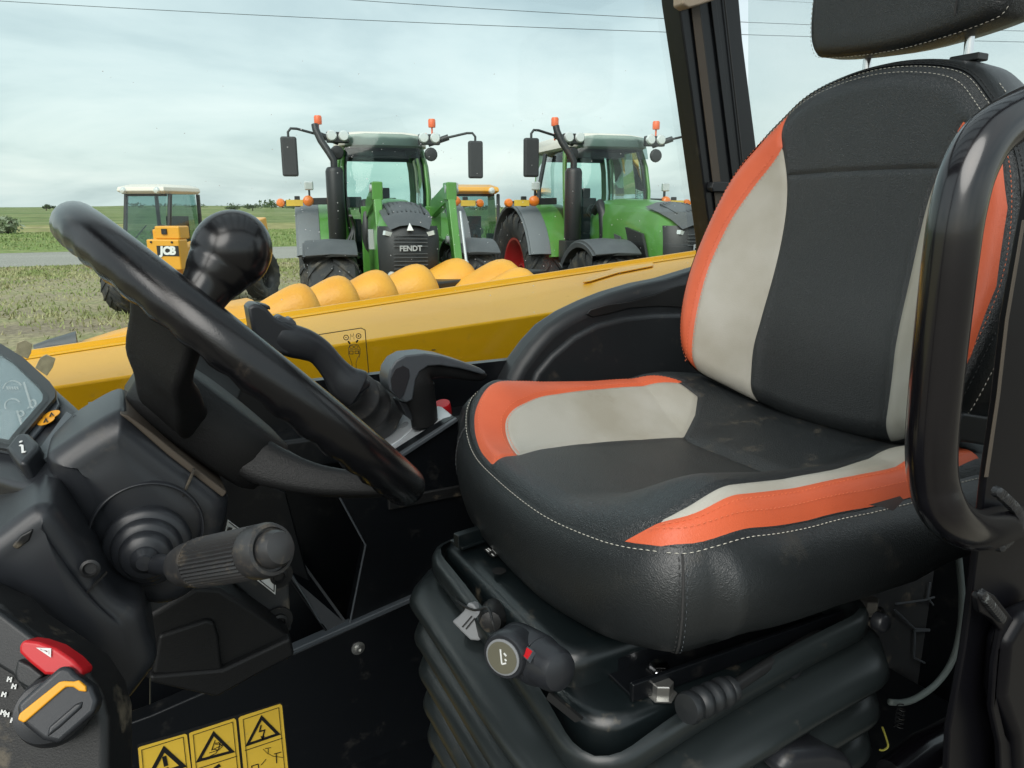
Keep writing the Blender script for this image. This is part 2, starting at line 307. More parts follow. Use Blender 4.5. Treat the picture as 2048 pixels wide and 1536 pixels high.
# grass blades on the yard and the verge: ground cover nobody could count
def blades(name, n, x0, x1, d0, d1, hmin, hmax, mat, keep=None, ywin=None):
    V = []; F = []; k = 0
    lat = RNG.uniform(-1, 1, n); dep = np.sqrt(RNG.uniform(d0 ** 2, d1 ** 2, n))
    for i in range(n):
        d = dep[i]; la = (x0 + (x1 - x0) * (lat[i] * .5 + .5)) * d / 1521; p = G(la, d)
        if ywin and not (ywin[0] < p[1] < ywin[1]): continue
        pn = 0.5 + 0.5 * math.sin(p[0] * 0.9 + 1.3 * math.sin(p[1] * 0.7)) * math.cos(p[1] * 0.55 + 0.8 * math.sin(p[0] * 0.4))
        if keep and RNG.random() > keep(p, pn): continue
        h = RNG.uniform(hmin, hmax) * (0.5 + 0.8 * pn); w = 0.006 + 0.0009 * d; a = RNG.uniform(0, 3.14); b = A([math.cos(a), math.sin(a), 0]); ln = RNG.normal(0, .45, 2) * h
        V += [p - b * w, p + b * w, p + A([ln[0], ln[1], h])]; F.append((k, k + 1, k + 2)); k += 3
    return build(name, (np.array(V), F), mat, None, ang=180, kind='stuff', label='short rough grass growing in the yard beyond the yellow boom' if 'yard' in name else 'longer green grass along the far side of the road', cat='grass')
mg1 = M('yard_grass_blades', (0.25, 0.30, 0.11), 0.8, spec=0.2, var=((0.42, 0.38, 0.22), 0.8, 0.95)); mg2 = M('verge_grass_blades', (0.20, 0.28, 0.09), 0.8, spec=0.2, var=((0.32, 0.33, 0.16), 0.5, 0.9))
o = blades('yard_grass', 65000, -1080, 560, 6, 33, 0.04, 0.11, mg1, lambda p, q: min(1, 0.04 + 1.2 * max(0, q - 0.42) + 0.06 * max(0, p[1] - 18)), (3, 32.3))
o = blades('verge_grass', 26000, -1080, 600, 38, 76, 0.08, 0.2, mg2, None, (42.8, 77))
# distant trees on the skyline and a pale bush
def leafmass(c, rx, ry, rz, n, s):
    m = MB(); P = RNG.normal(0, 1, (n, 3)); P /= np.linalg.norm(P, axis=1)[:, None]; P *= RNG.uniform(.35, 1.0, (n, 1)) ** .6
    for p in P:
        p = A(c) + p * A([rx, ry, rz]) * (1 + .25 * math.sin(p[0] * 9 + p[1] * 7)); a = nrm(RNG.normal(0, 1, 3)); b = nrm(np.cross(a, RNG.normal(0, 1, 3))); q = s * RNG.uniform(.6, 1.4)
        m.add([p - a * q, p - b * q * .6, p + a * q, p + b * q * .6], [(0, 1, 2, 3)])
    return m
mtree = M('far_tree_leaves', (0.07, 0.105, 0.05), 0.9, spec=0.1, var=((0.12, 0.15, 0.08), 0.2, 0.8)); mbush = M('pale_bush_leaves', (0.30, 0.34, 0.24), 0.9, spec=0.1, var=((0.18, 0.24, 0.12), 2, 0.8)); mbark = M('bark', (0.09, 0.07, 0.05), 0.9)
tm = MB()
for k in range(260):
    la = RNG.uniform(-760, 560); d = RNG.uniform(430, 560); g = G(la * d / 1521, d); h = RNG.uniform(.8, 2.6) * (1.6 if -80 < la + 420 < 130 else .8)
    q = leafmass((g[0], g[1], hz(g[0], g[1]) + h * .5), h * 1.4, h * 1.4, h * .8, 26, h * .28); tm.add(q.v, q.f)
build('far_treeline', tm, mtree, None, ang=180, kind='stuff', label='thin dark line of far trees along the horizon', cat='trees')
def bush(px, d, r, lab, mat, h):
    g = G((px - 1024) * d / 1521, d); b = thing('bush', lab, 'bush', tuple(g)); s = MB()
    for k in range(5): s.tube([g, g + A([RNG.normal(0, r * .2), RNG.normal(0, r * .2), h * .5]), g + A([RNG.normal(0, r * .4), RNG.normal(0, r * .4), h * .8])], [.05, .04, .02], 5)
    build('stem', s, mbark, b); build('crown', leafmass(g + A([0, 0, h * .55]), r, r, h * .5, 700, .16), mat, b, ang=180)
bush(6, 62, 1.0, 'pale grey-green bush at the left edge beyond the road', mbush, 1.3)
def ftree(px, d, h, w, lab):
    g = G((px - 1024) * d / 1521, d); g[2] = hz(g[0], g[1]) - .2 if g[1] > 112 else 0; b = thing('tree', lab, 'tree', tuple(g)); build('trunk', MB().tube([g, g + A([.1, 0, h * .5]), g + A([0, .1, h * .8])], [.25, .18, .08], 6), mbark, b)
    m = MB()
    for k in range(7):
        q = leafmass(g + A([RNG.normal(0, w * .4), RNG.normal(0, w * .4), h * RNG.uniform(.45, .8)]), w * .45, w * .45, h * .2, 60, .35); m.add(q.v, q.f)
    build('crown', m, mtree, b, ang=180)
ftree(92, 330, 3.2, 2.6, 'dark round tree on the skyline left of the steering wheel')
ftree(505, 330, 3.4, 4.2, 'small low tree on the skyline right of the black spinner knob')
ftree(470, 300, 2.6, 3.6, 'low squat tree on the skyline just above the black knob')
# power lines
def wire(name, a, b, r, lab):
    (x0, y0, d0), (x1, y1, d1) = a, b
    P0 = CAM + ray(x0, y0) * d0; P1 = CAM + ray(x1, y1) * d1; P = []
    for k in range(41):
        t = -0.25 + 1.5 * k / 40; q = P0 + (P1 - P0) * t; q[2] -= 0.35 * (1 - (2 * t - 1) ** 2); P.append(q)
    build(name, MB().tube(P, r, 6), mt['cable'], None, ang=180, label=lab, cat='power line', group='overhead cables crossing the sky')
wire('power_line', (0, 2, 60), (2048, 84, 54), .022, 'lowest of the overhead cables, running the full width of the sky')
wire('power_line', (600, -8, 60), (2048, 62, 54), .022, 'second lowest overhead cable, crossing the black cab pillar near the top')
wire('power_line', (1150, -30, 60), (2048, 18, 54), .012, 'thin highest overhead cable seen only between pillar and headrest')
# ------------------------------------------------------------------ machines behind
def wheel(parent, c, Rr, w, rimm, side, lugs=20, rimr=0.56):
    ax = A([0, side, 0]); c = A(c, float); w2 = w / 2; r0 = Rr * rimr
    prof = [(r0, -w2 * .72), (r0 * 1.12, -w2 * .86), (Rr * .80, -w2 * 1.0), (Rr * .90, -w2 * .97), (Rr * .95, -w2 * .84), (Rr * .965, 0), (Rr * .95, w2 * .84), (Rr * .90, w2 * .97), (Rr * .80, w2 * 1.0), (r0 * 1.12, w2 * .86), (r0, w2 * .72)]
    m = MB().lathe(c, ax, prof, 40, cap=False)
    for k in range(lugs):
        for s in (-1, 1):
            a0 = 2 * math.pi * (k + (0.5 if s > 0 else 0)) / lugs; L = []
            for t in range(5):
                f = t / 4; a = a0 + f * 2 * math.pi / lugs * 1.35 ; yy = s * w2 * (0.02 + 0.98 * f); rr = Rr * (1.0 if f < .8 else .985 - .05 * (f - .8) / .2); th = .026 + .01 * (1 - f); L.append([])
                for (da, dr) in ((-th / Rr, 0), (th / Rr, 0), (th * 1.4 / Rr, -.06 * Rr / .9), (-th * 1.4 / Rr, -.06 * Rr / .9)):
                    q = rr + dr; L[-1].append(c + A([math.sin(a + da) * q, yy, math.cos(a + da) * q]))
            for f2 in (1,):      # shoulder run-down
                a = a0 + 2 * math.pi / lugs * 1.45; L.append([c + A([math.sin(a + da) * q, s * w2 * 1.02, math.cos(a + da) * q]) for da, q in ((-.03, Rr * .86), (.03, Rr * .86), (.035, Rr * .82), (-.035, Rr * .82))])
            m.loft(L, cap0=True, cap1=True)
    w_ = build('wheel', m, mt['tyre'], parent, ang=40)
    rp = [(0.001, w2 * .15), (Rr * .14, w2 * .15), (Rr * .15, w2 * .42), (Rr * .17, w2 * .42), (Rr * .19, w2 * .1), (r0 * .8, w2 * .02), (r0 * .86, w2 * .5), (r0 * .98, w2 * .78), (r0 * 1.04, w2 * .80), (r0 * 1.02, w2 * .6), (r0, -w2 * .7)]
    q = MB().lathe(c, ax, rp, 32, cap=False)
    for k in range(8): a = k * math.pi / 4; q.lathe(c + A([math.sin(a), 0, math.cos(a)]) * Rr * .25 + ax * w2 * .06, ax, [(.03, 0), (.03, .04)], 8)
    build('rim', q, rimm, w_, ang=40); return w_
def fender(parent, name, c, r, y0, y1, a0, a1, mat, th=0.03, lipd=0.0, n=14, flat=1.0):
    L = []
    for k in range(n + 1):
        a = R(a0 + (a1 - a0) * k / n); s, q = math.sin(a), math.cos(a)
        def P(rr, y): return A(c) + A([s * rr, y, q * rr * flat])
        L.append([P(r, y0), P(r + .02, (y0 + y1) / 2), P(r, y1), P(r - lipd - .001, y1), P(r - lipd - th, y1 - .015), P(r - th, y1 - .03), P(r - th, y0)])
    return build(name, MB().loft(L, cap0=True, cap1=True), mat, parent, ang=50, bevel=.008)
def tractor(lab, lat, dep, yaw, loader, grp):
    h = RH * math.sin(yaw) - FH * math.cos(yaw); t = thing('tractor', lab, 'tractor', tuple(G(lat, dep)), math.atan2(h[1], h[0]), grp)
    for s in (1, -1):
        wheel(t, (0, s * .98, 1.03), 1.03, .66, mt['rimred'], s, 19); wheel(t, (2.75, s * .88, .80), .80, .60, mt['rimred'], s, 18)
        fender(t, 'rear_fender', (0, 0, 1.03), 1.13, s * .50, s * .98, -70, 72, mt['green'], lipd=0.0)
        fender(t, 'fender_flare', (0, 0, 1.03), 1.14, s * .98, s * 1.30, -72, 70, mt['mgrey'], lipd=.04)
        fender(t, 'front_fender', (2.75, 0, .80), .90, s * .58, s * 1.20, -50, 34, mt['dgrey'], lipd=.07)
        # side light bar reaching out over the rear fender
        b = build('light_bar', MB().bar((.62, s * .75, 2.20), (.62, s * 1.18, 2.19), .07, .10).bar((.62, s * 1.18, 2.19), (.62, s * 1.46, 2.18), .05, .04).box((.62, s * 1.28, 2.19), (.06, .08, .16)), mt['blk'], t, bevel=.01)
        build('indicator', MB().lathe((.66, s * 1.12, 2.20), (1, 0, 0), [(.001, .05), (.05, .045), (.075, .02), (.08, 0), (.08, -.04)], 16), mt['amber'], b, ang=50); build('indicator', MB().lathe((.64, s * 1.52, 2.17), (1, 0, 0), [(.001, .04), (.05, .03), (.065, 0), (.065, -.04)], 14), mt['amber'], b, ang=50)
        build('reflector_plate', MB().box((.655, s * 1.32, 2.17), (.012, .24, .09)), mt['decal_y'], b); build('work_light', MB().box((.66, s * 1.10, 2.42), (.06, .13, .13)), mt['lamp'], b, bevel=.02); build('light_stem', MB().bar((.63, s * 1.10, 2.2), (.63, s * 1.10, 2.42), .03, .03), mt['blk'], b)
        # mirrors
        mi = build('mirror', MB().box((1.15, s * 1.34, 2.80), (.10, .22, .54)), mt['mirror'], t, bevel=.03, seg=3)
        build('mirror_arm', MB().tube([(1.02, s * .65, 3.02), (1.08, s * .95, 3.12)], .045, 8).tube([(1.08, s * .92, 3.11), (1.12, s * 1.22, 3.18), (1.14, s * 1.30, 3.18), (1.15, s * 1.34, 3.13), (1.15, s * 1.34, 3.0)], .018, 8), mt['blk'], mi, ang=60)
        c = build('roof_light', MB().box((1.06, s * .66, 3.08), (.10, .32, .15)).lathe((1.08, s * .68, 2.87), (1, 0, 0), [(.001, .05), (.09, .04), (.10, 0), (.07, -.06)], 14), mt['blk'], t, bevel=.015)
        for k in (-1, 1): build('lamp', MB().lathe((1.11, s * .66 + k * .085, 3.10), (1, 0, 0), [(.001, .03), (.06, .028), (.072, .012), (.078, 0), (.078, -.02)], 16), mt['lamp'], c, ang=50)
        build('beacon', MB().lathe((.98, s * (.92 if s < 0 else .72), 3.26), (0, 0, 1), [(.05, 0), (.055, .02), (.055, .10), (.045, .12), (.001, .125)], 14).tube([(.98, s * (.92 if s < 0 else .72), 3.06), (.98, s * (.92 if s < 0 else .72), 3.26)], .014, 6), M('beacon_lens', (.85, .16, .05), .35) if s > 0 and 'beacon_lens' not in bpy.data.materials else bpy.data.materials['beacon_lens'], t)
    # cab: curved glass, green posts, roof
    HW = .84 if loader else 1.0
    def ring(z, f, w, b=-.68, cr_=.22):
        return [A(p) for p in ((b, -w * .92, z), (b + .05, -w, z), (f - .30, -w, z), (f - .10, -w * .93, z), (f, -w * .72, z), (f + .035, -w * .3, z), (f + .035, w * .3, z), (f, w * .72, z), (f - .10, w * .93, z), (f - .30, w, z), (b + .05, w, z), (b, w * .92, z))]
    zs = [(1.25, 1.02, .54), (1.55, 1.10, .60), (1.95, 1.13, .66), (2.35, 1.10, .67), (2.7, 1.02, .65), (2.98, .90, .60)]
    build('cab_glass', MB().loft([ring(*z) for z in zs]), mt['tint'], t, ang=60)
    for i, rad in ((2, .035), (9, .035), (3, .03), (8, .03), (0, .045), (11, .045)):
        build('cab_post', MB().tube([ring(*z)[i] * A([1, 1.012, 1]) for z in zs], rad, 8), mt['green'], t, ang=60)
    ins = MB()
    for s in (1, -1): ins.tube([ring(*z)[i] * A([.97, .95, 1]) for z in zs for i in ((3 if s < 0 else 8),)], .035, 6).tube([(-.2, s * .72, 1.3), (-.2, s * .75, 2.4), (-.15, s * .66, 2.95)], .04, 6)
    ins.box((-.63, 0, 1.55), (.05, 1.4, .5)).box((.1, 0, 2.955), (1.3, 1.1, .03)).box((.1, 0, 1.3), (1.5, 1.2, .1))
    ins.box((-.05, .06, 1.62), (.48, .5, .14)).box((-.30, .06, 1.95), (.14, .46, .62)).box((-.30, .06, 2.34), (.09, .26, .16)).box((.25, -.42, 1.75), (.5, .18, .35)).box((.75, 0, 1.72), (.24, .36, .4)).box((.72, -.45, 2.18), (.05, .22, .16)).box((-.62, .02, 2.90), (.04, 1.1, .10)).box((.6, .1, 2.90), (.2, .5, .08))
    build('cab_interior', ins, mt['inside'], t, bevel=.03)
    build('cab_steering_wheel', MB().tube([(.55 + .19 * math.cos(a) * .8, .0 + .20 * math.sin(a), 2.02 - .12 * math.cos(a)) for a in np.linspace(0, 2 * math.pi, 24, endpoint=False)], .016, 6, closed=True).tube([(.55, 0, 2.02), (.72, 0, 1.85)], .04, 8).bar((.55, -.19, 2.02), (.55, .19, 2.02), .03, .02), mt['blk'], t)
    rf = [(-.78, .54), (-.74, .67), (.55, .69), (.85, .63), (1.02, .42), (1.05, 0)]; rl = [A([x, -w, 0]) for x, w in rf] + [A([x, w, 0]) for x, w in rf[-2::-1]]
    def rr(z, k): return [p * A([k, k, 1]) + A([0, 0, z]) for p in rl]
    build('roof', MB().loft([rr(2.97, .93), rr(2.99, 1.0), rr(3.08, 1.0), rr(3.16, .93), rr(3.20, .75)], cap0=True, cap1=True), mt['roofw'], t, ang=60)
    build('sun_visor', MB().loft([[A([x + .03, y_, z]) for x, y_ in ((.93, -.56), (1.05, -.25), (1.05, .25), (.93, .56))] for x, z in ((0, 0),)] + [], closed=False) if False else MB().loft([[A([.955, -.54, 3.13]), A([1.06, -.27, 3.15]), A([1.06, .27, 3.15]), A([.955, .54, 3.13])], [A([1.0, -.57, 2.96]), A([1.13, -.27, 2.96]), A([1.13, .27, 2.96]), A([1.0, .57, 2.96])], [A([1.02, -.59, 2.82]), A([1.13, -.27, 2.80]), A([1.13, .27, 2.80]), A([1.02, .59, 2.82])]], closed=False), glass('dark_visor_film', (.36, .47, .46), 1.2, .1) if 'dark_visor_film' not in bpy.data.materials else bpy.data.materials['dark_visor_film'], t, ang=60)
    # exhaust stack on the right of the machine, bent tail pipe
    ex = build('exhaust_stack', MB().lathe((1.30, -.74, 1.62), (0, 0, 1), [(.10, 0), (.125, .05), (.125, .98), (.11, 1.02), (.09, 1.04)], 18).box((1.30, -.74, 1.48), (.30, .32, .30)), mt['blk'], t, bevel=.01)
    build('tail_pipe', MB().tube([(1.30, -.74, 2.62), (1.30, -.74, 2.75), (1.27, -.80, 2.86), (1.22, -.90, 3.02), (1.18, -.96, 3.17), (1.16, -.97, 3.24)], .050, 12), mt['blk'], ex, ang=60)
    build('air_intake', MB().tube([(1.4, -.30, 1.2), (1.55, -.34, 1.7), (1.50, -.34, 2.02), (1.36, -.34, 2.15), (1.2, -.34, 2.05)], .075, 12), mt['blk'], t, ang=60)
    # hood, louvred bonnet top and front mask
    def hs(x, w, zt, zb, rnd=.5):
        w = w * HW
        return [A([x, -w, zb]), A([x, -w * 1.0, zb + (zt - zb) * .45]), A([x, -w * .97, zb + (zt - zb) * .78]), A([x, -w * .78, zb + (zt - zb) * .94]), A([x, -w * .4, zt]), A([x, 0, zt + .012]), A([x, w * .4, zt]), A([x, w * .78, zb + (zt - zb) * .94]), A([x, w * .97, zb + (zt - zb) * .78]), A([x, w, zb + (zt - zb) * .45]), A([x, w, zb])]
    H = [(1.05, .36, 2.20, 1.15), (1.5, .39, 2.22, 1.08), (2.2, .42, 2.20, 1.0), (2.8, .44, 2.15, .95), (3.2, .45, 2.08, .92), (3.46, .43, 1.99, .92), (3.58, .36, 1.88, .92)]
    build('hood', MB().loft([hs(*q) for q in H], cap0=True, cap1=True), mt['green'], t, ang=40)
    lv = [[p * A([1, 1.02, 1]) + A([0.012, 0, .014]) for p in hs(*q)[3:8]] for q in [(2.80, .43, 2.155, 1.0), (2.95, .44, 2.135, .95), (3.2, .45, 2.09, .92), (3.50, .43, 2.00, .92), (3.66, .34, 1.88, .95)]]
    for k, l_ in enumerate(lv): 
        for j in (0, 4): l_[j] = l_[j] + A([0, 0, .012])
    bo = build('bonnet_top', MB().loft(lv, closed=False), mt['dgrey'], t, ang=60)
    rb = MB()
    for k in range(9): yy = (k - 4) * .056; rb.bar((2.88 + abs(k - 4) * .03, yy, 2.165 - abs(k - 4) * .006), (3.42, yy * .95, 2.05 - abs(k - 4) * .006), .016, .022)
    build('rib', rb, mt['blk'], bo)
    fm = [(3.60, .385, 1.89), (3.66, .40, 1.74), (3.67, .39, 1.35), (3.62, .36, 1.05), (3.5, .34, .90)]
    fg = build('front_grille', MB().loft([[A([x - .15, -w * 1.10, z]), A([x - .07, -w, z]), A([x, -w * .55, z]), A([x + .02, 0, z]), A([x, w * .55, z]), A([x - .07, w, z]), A([x - .15, w * 1.10, z])] for x, w, z in [(a, b * HW, c) for a, b, c in fm]], closed=False), mt['blk'], t, ang=60)
    for s in (1, -1):
        hl = MB(); hl.box((3.60, s * .235, 1.80), (.06, .13, .05), Matrix.Rotation(s * -.35, 3, 'Z') @ Matrix.Rotation(s * .25, 3, 'X')); build('headlight', hl, mt['lamp'], fg); hl = MB(); hl.lathe((3.62, s * .22, 1.32), (1, 0, 0), [(.001, .05), (.045, .045), (.055, .02), (.055, 0)], 12); build('driving_light', hl, mt['lamp'], fg, ang=40); hl = MB(); hl.lathe((3.60, s * .21, 1.12), (1, 0, 0), [(.001, .05), (.04, .045), (.05, .02), (.05, 0)], 12); build('driving_light', hl, mt['lamp'], fg, ang=40)
    gl = MB()
    for k in range(17): gl.box((3.686, 0, 1.10 + k * .043) if k != 12 else (3.686, 0, 1.08), (.014, .40, .009))
    build('grille_bar', gl, mt['dgrey'], fg)
    build('front_emblem', MB().prism([(3.72, -.040, 1.84), (3.72, .040, 1.84), (3.68, 0, 1.93)], (-.03, 0, 0)), mt['white'], fg, bevel=.006)
    build('lettering', text_mb('FENDT', .085, (3.705, 0, 1.635), (0, 1, 0), (0, 0, 1), .004, bold=.003), mt['silver'], fg)
    # chassis, axle, weight
    build('chassis', MB().box((1.6, 0, .95), (3.7, .55, .5)).box((2.75, 0, .72), (.3, 1.5, .24)).box((0, 0, .98), (.45, 1.5, .45)).box((1.0, .62, .95), (1.1, .38, .55)).box((1.0, -.62, .95), (1.1, .38, .55)).box((3.75, 0, .75), (.35, .7, .35)), mt['blk'], t, bevel=.04)
    st = MB()
    for k in range(4): st.box((.95 + .02 * k, .93, .42 + k * .28), (.42, .30, .035))
    st.bar((.75, .95, .4), (.75, .95, 1.3), .03, .1).bar((1.15, .95, .4), (1.15, .95, 1.3), .03, .1); build('cab_step', st, mt['dgrey'], t)
    if not loader:
        for s in (1, -1):
            build('side_grille', MB().prism([(2.55, s * 0.455, 1.85), (3.05, s * 0.462, 1.78), (3.38, s * 0.455, 1.15), (3.30, s * 0.455, 1.02), (2.98, s * 0.455, 1.08)], (0, s * .035, 0)), mt['blk'], t); build('side_vent', MB().prism([(2.1, s * 0.430, 1.75), (2.32, s * 0.436, 1.72), (2.55, s * 0.450, 1.25), (2.42, s * 0.450, 1.15)], (0, s * .014, 0)), mt['dgrey'], t)
        build('hitch', MB().tube([(3.8, .25, .7), (4.25, .22, .95), (4.3, .15, 1.55)], .05, 8).tube([(3.8, -.25, .7), (4.25, -.22, .95), (4.3, -.15, 1.55)], .05, 8).box((4.3, 0, 1.58), (.1, .42, .1)), mt['blk'], t, bevel=.01)
    else:
        for s in (1, -1):
            la = MB(); y_ = s * .46 + .16; la.bar((1.55, y_, 2.08), (2.95, y_, 2.30), .09, .24).bar((2.85, y_, 2.36), (3.75, y_, .65), .10, .19).box((2.9, y_, 2.30), (.28, .13, .22)).bar((1.5, y_, 1.0), (1.5, y_, 2.12), .12, .22).bar((1.5, y_, 1.7), (2.9, y_, 1.65), .05, .06)
            lo = build('loader_arm', la, mt['green'], t, bevel=.015)
            build('loader_cylinder', MB().tube([(1.7, y_ + .13, 1.25), (2.4, y_ + .13, 1.65)], .055, 10).tube([(3.05, y_ + .10, 2.05), (3.45, y_ + .10, 1.35)], .02, 10).tube([(3.4, y_ + .10, 1.45), (3.9, y_ + .10, .6)], .03, 10), mt['silver'], lo, ang=60)
            build('bracket', MB().lathe((2.95, y_ - s * .07, 2.33), (0, s, 0), [(.05, 0), (.05, .16)], 12).lathe((2.95, y_ - s * .07, 1.70), (0, s, 0), [(.05, 0), (.05, .20)], 12).box((3.0, y_ + s * .1, 1.72), (.10, .06, .24)), mt['silver'], lo, ang=40)
        hm = MB()
        for k in range(10):
            x0 = 1.7 + RNG.uniform(0, .6); hm.tube(catmull([(x0, -.5, 1.2 + RNG.uniform(0, .3)), (x0 + .2, -.62 + RNG.uniform(-.1, .1), 1.5), (x0 + .1, -.55, 1.85), (x0 + .3, -.6, 2.0)], 5, False), .014, 6)
        build('hydraulic_hose', hm, mt['blk'], t, ang=60)
    return t
tractor('green tractor with a green front loader, facing the yellow boom', -2.14, 12.35, R(15), True, 'green tractors parked side by side')
tractor('green tractor without a loader, its bonnet side showing, left of the black pillar', 1.22, 12.6, R(17), False, 'green tractors parked side by side')
def handler(lab, lat, dep, yaw, roofm, grp, bodyonly=False):
    h = RH * math.sin(yaw) - FH * math.cos(yaw); t = thing('telehandler', lab, 'telehandler', tuple(G(lat, dep)), math.atan2(h[1], h[0]), grp)
    for s in (1, -1):
        for x in (0, 2.6): wheel(t, (x, s * .80, .56), .56, .42, mt['blk'], s, 16)
    cab = [(.75, -1), (1.0, -1), (1.0, 0), (.75, 0)]
    y0, y1 = -.92, .10      # cab sits on the left of the machine; boom on the right
    y0, y1 = -1.05, -.06
    P = lambda x, y_, z: A([x, y_, z])
    fr = MB()
    zt = 2.38
    for (x, y_) in ((2.25, y0), (2.25, y1), (.95, y0), (.95, y1)): fr.bar((x, y_, 1.0), (x - (.25 if x > 2 else -.05), y_ + (.04 if y_ < 0 else -.04), zt), .07, .07, (1, 0, 0))
    fr.box((1.6, (y0 + y1) / 2, .95), (1.35, 1.1, .55)).bar((2.0, y0 + .04, zt), (2.0, y1 - .04, zt), .08, .10).bar((2.25, y0, 1.25), (2.25, y1, 1.25), .05, .06)
    build('cab_frame', fr, mt['blk'], t, bevel=.02)
    build('cab_glass', MB().add([P(2.26, y0, 1.25), P(2.26, y1, 1.25), P(2.02, y1 - .04, zt), P(2.02, y0 + .04, zt)], [(0, 1, 2, 3)]).add([P(2.25, y0, 1.2), P(.95, y0, 1.2), P(1.0, y0 + .04, zt), P(2.0, y0 + .04, zt)], [(0, 1, 2, 3)]).add([P(2.25, y1, 1.2), P(.95, y1, 1.2), P(1.0, y1 - .04, zt), P(2.0, y1 - .04, zt)], [(0, 1, 2, 3)]).add([P(.93, y0, 1.2), P(.93, y1, 1.2), P(.98, y1 - .04, zt), P(.98, y0 + .04, zt)], [(0, 1, 2, 3)]), mt['tint2'], t)
    rf = build('roof', MB().loft([[P(x0, a, z), P(x1, a, z), P(x1, b, z), P(x0, b, z)] for x0, x1, a, b, z in ((.9, 2.1, y0 + .02, y1 - .02, zt), (.86, 2.2, y0 - .04, y1 + .04, zt + .05), (.88, 2.18, y0 - .02, y1 + .02, zt + .13), (1.05, 1.95, y0 + .12, y1 - .12, zt + .19))], cap0=True, cap1=True), roofm, t, bevel=.02)
    for k in (y0 + .12, y1 - .12): build('work_light', MB().lathe((2.2, k, zt + .06), (1, 0, 0), [(.001, .05), (.05, .04), (.07, 0), (.07, -.05)], 14), mt['lamp'], rf, ang=50)
    build('cab_interior', MB().box((1.3, y0 + .55, 1.3), (.5, .5, .15)).box((1.1, y0 + .55, 1.62), (.14, .46, .6)).tube([(1.75 + .1 * math.cos(a), y0 + .55 + .18 * math.sin(a), 1.62 - .12 * math.cos(a)) for a in np.linspace(0, 6.283, 20, endpoint=False)], .015, 6, closed=True).tube([(1.75, y0 + .55, 1.62), (2.0, y0 + .55, 1.3)], .035, 6).bar((2.23, y0 + .1, 1.3), (2.12, y0 + .5, 1.75), .02, .02).box((2.1, y1 - .15, 1.45), (.1, .15, .25)), mt['inside'], t, bevel=.03)
    build('chassis', MB().box((1.3, .05, .72), (3.2, .9, .35)).box((0, 0, .56), (.25, 1.3, .2)).box((2.6, 0, .56), (.25, 1.3, .2)).box((.3, .05, 1.1), (.9, 1.2, .6)), mt['tyel'], t, bevel=.05)
    build('engine_cover', MB().loft([[P(x0, .62, z), P(x1, .62, z), P(x1, y_, z), P(x0, y_, z)] for x0, x1, y_, z in ((.5, 2.0, .98, .65), (.5, 2.0, 1.0, .95), (.6, 1.9, .95, 1.08))], cap0=True, cap1=True), mt['tyel'], t, bevel=.05)
    bo_ = 0.0 if roofm is mt['tyel'] else .34
    bm_ = build('boom', MB().bar((-.3, .40 + bo_, 1.72), (3.1, .40 + bo_, 1.18), .30, .34).box((3.15, .40 + bo_, .98), (.42, .42, .62)), mt['tyel'], t, bevel=.03)
    return t, bm_
t1, b1 = handler('white-roofed yellow telehandler standing between the wheel rim and the black knob', -6.66, 17.6, R(-9), mt['roofw'], 'telehandlers parked in the yard')
# front boom head of the white-roofed machine: wide yellow carriage with the maker's letters
def boomhead(t, b):
    o_ = .34
    build('carriage', MB().box((3.45, .42 + o_, 1.25), (.30, .66, .56)).box((3.35, .48 + o_, 1.65), (.34, .50, .24)).box((3.30, .14 + o_, 1.55), (.18, .10, .32)).box((3.45, .42 + o_, .72), (.20, .50, .35)), mt['tyel'], t, bevel=.03)
    build('lettering', text_mb('JCB', .20, (3.612, .52 + o_, 1.32), (0, 1, 0), (0, 0, 1), .004, italic=.12, bold=.012), mt['white'], b)
    build('lettering_plate', MB().box((3.604, .52 + o_, 1.32), (.006, .44, .19)), mt['blk'], b)
    build('bolt', MB().lathe((3.6, .20 + o_, 1.48), (1, 0, 0), [(.02, 0), (.02, .02)], 8).lathe((3.6, .62 + o_, 1.48), (1, 0, 0), [(.02, 0), (.02, .02)], 8).box((3.52, .44 + o_, 1.67), (.06, .10, .10)), mt['blk'], b)
boomhead(t1, b1)
t2, b2 = handler('yellow-roofed telehandler parked between the two green tractors', -.62, 18.0, R(10), mt['tyel'], 'telehandlers parked in the yard')
# ------------------------------------------------------------------ corn header beyond the boom
chd = thing('corn_header', 'row of rounded yellow snouts of a harvester header behind the yellow boom', 'corn header', tuple(onp((800, 560), Z(1.2)) * A([1, 1, 0])))
def snout(cx, cy, rpx, z_top, lab=None, long_=5.0):
    # a rounded cone: blunt rear end on the right, long nose running down to the left
    C0 = onp((cx, cy), Z(z_top)); s = np.linalg.norm((C0 - CAM)[:2]) / 1521; r = rpx * s
    ax = nrm(-RH * .80 - FH * .30 + A([0, 0, -.30])); o = C0 - A([0, 0, r * 1.0]) - ax * r * .72 - FH * -.1
    prof = [(.0005, -r * .02), (r * .35, 0), (r * .62, r * .07), (r * .82, r * .20), (r * .94, r * .38), (r * .99, r * .58), (r, r * .8), (r * .97, r * 1.1), (r * .88, r * 1.7), (r * .72, r * 2.6), (r * .5, r * 3.6), (r * .22, r * long_), (.002, r * long_ * 1.03)]
    return build('snout', MB().lathe(o, ax, prof, 40, cap=False), mt['snout'], chd, ang=180, label=lab)
for q in ((592, 569, 50), (672, 553, 52), (750, 541, 54), (832, 529, 56), (914, 517, 58)): snout(*q, 1.52)
snout(1006, 519, 62, 1.52, 'last and widest snout, at the right end of the row')
snout(1040, 536, 60, 1.45)
lng = []
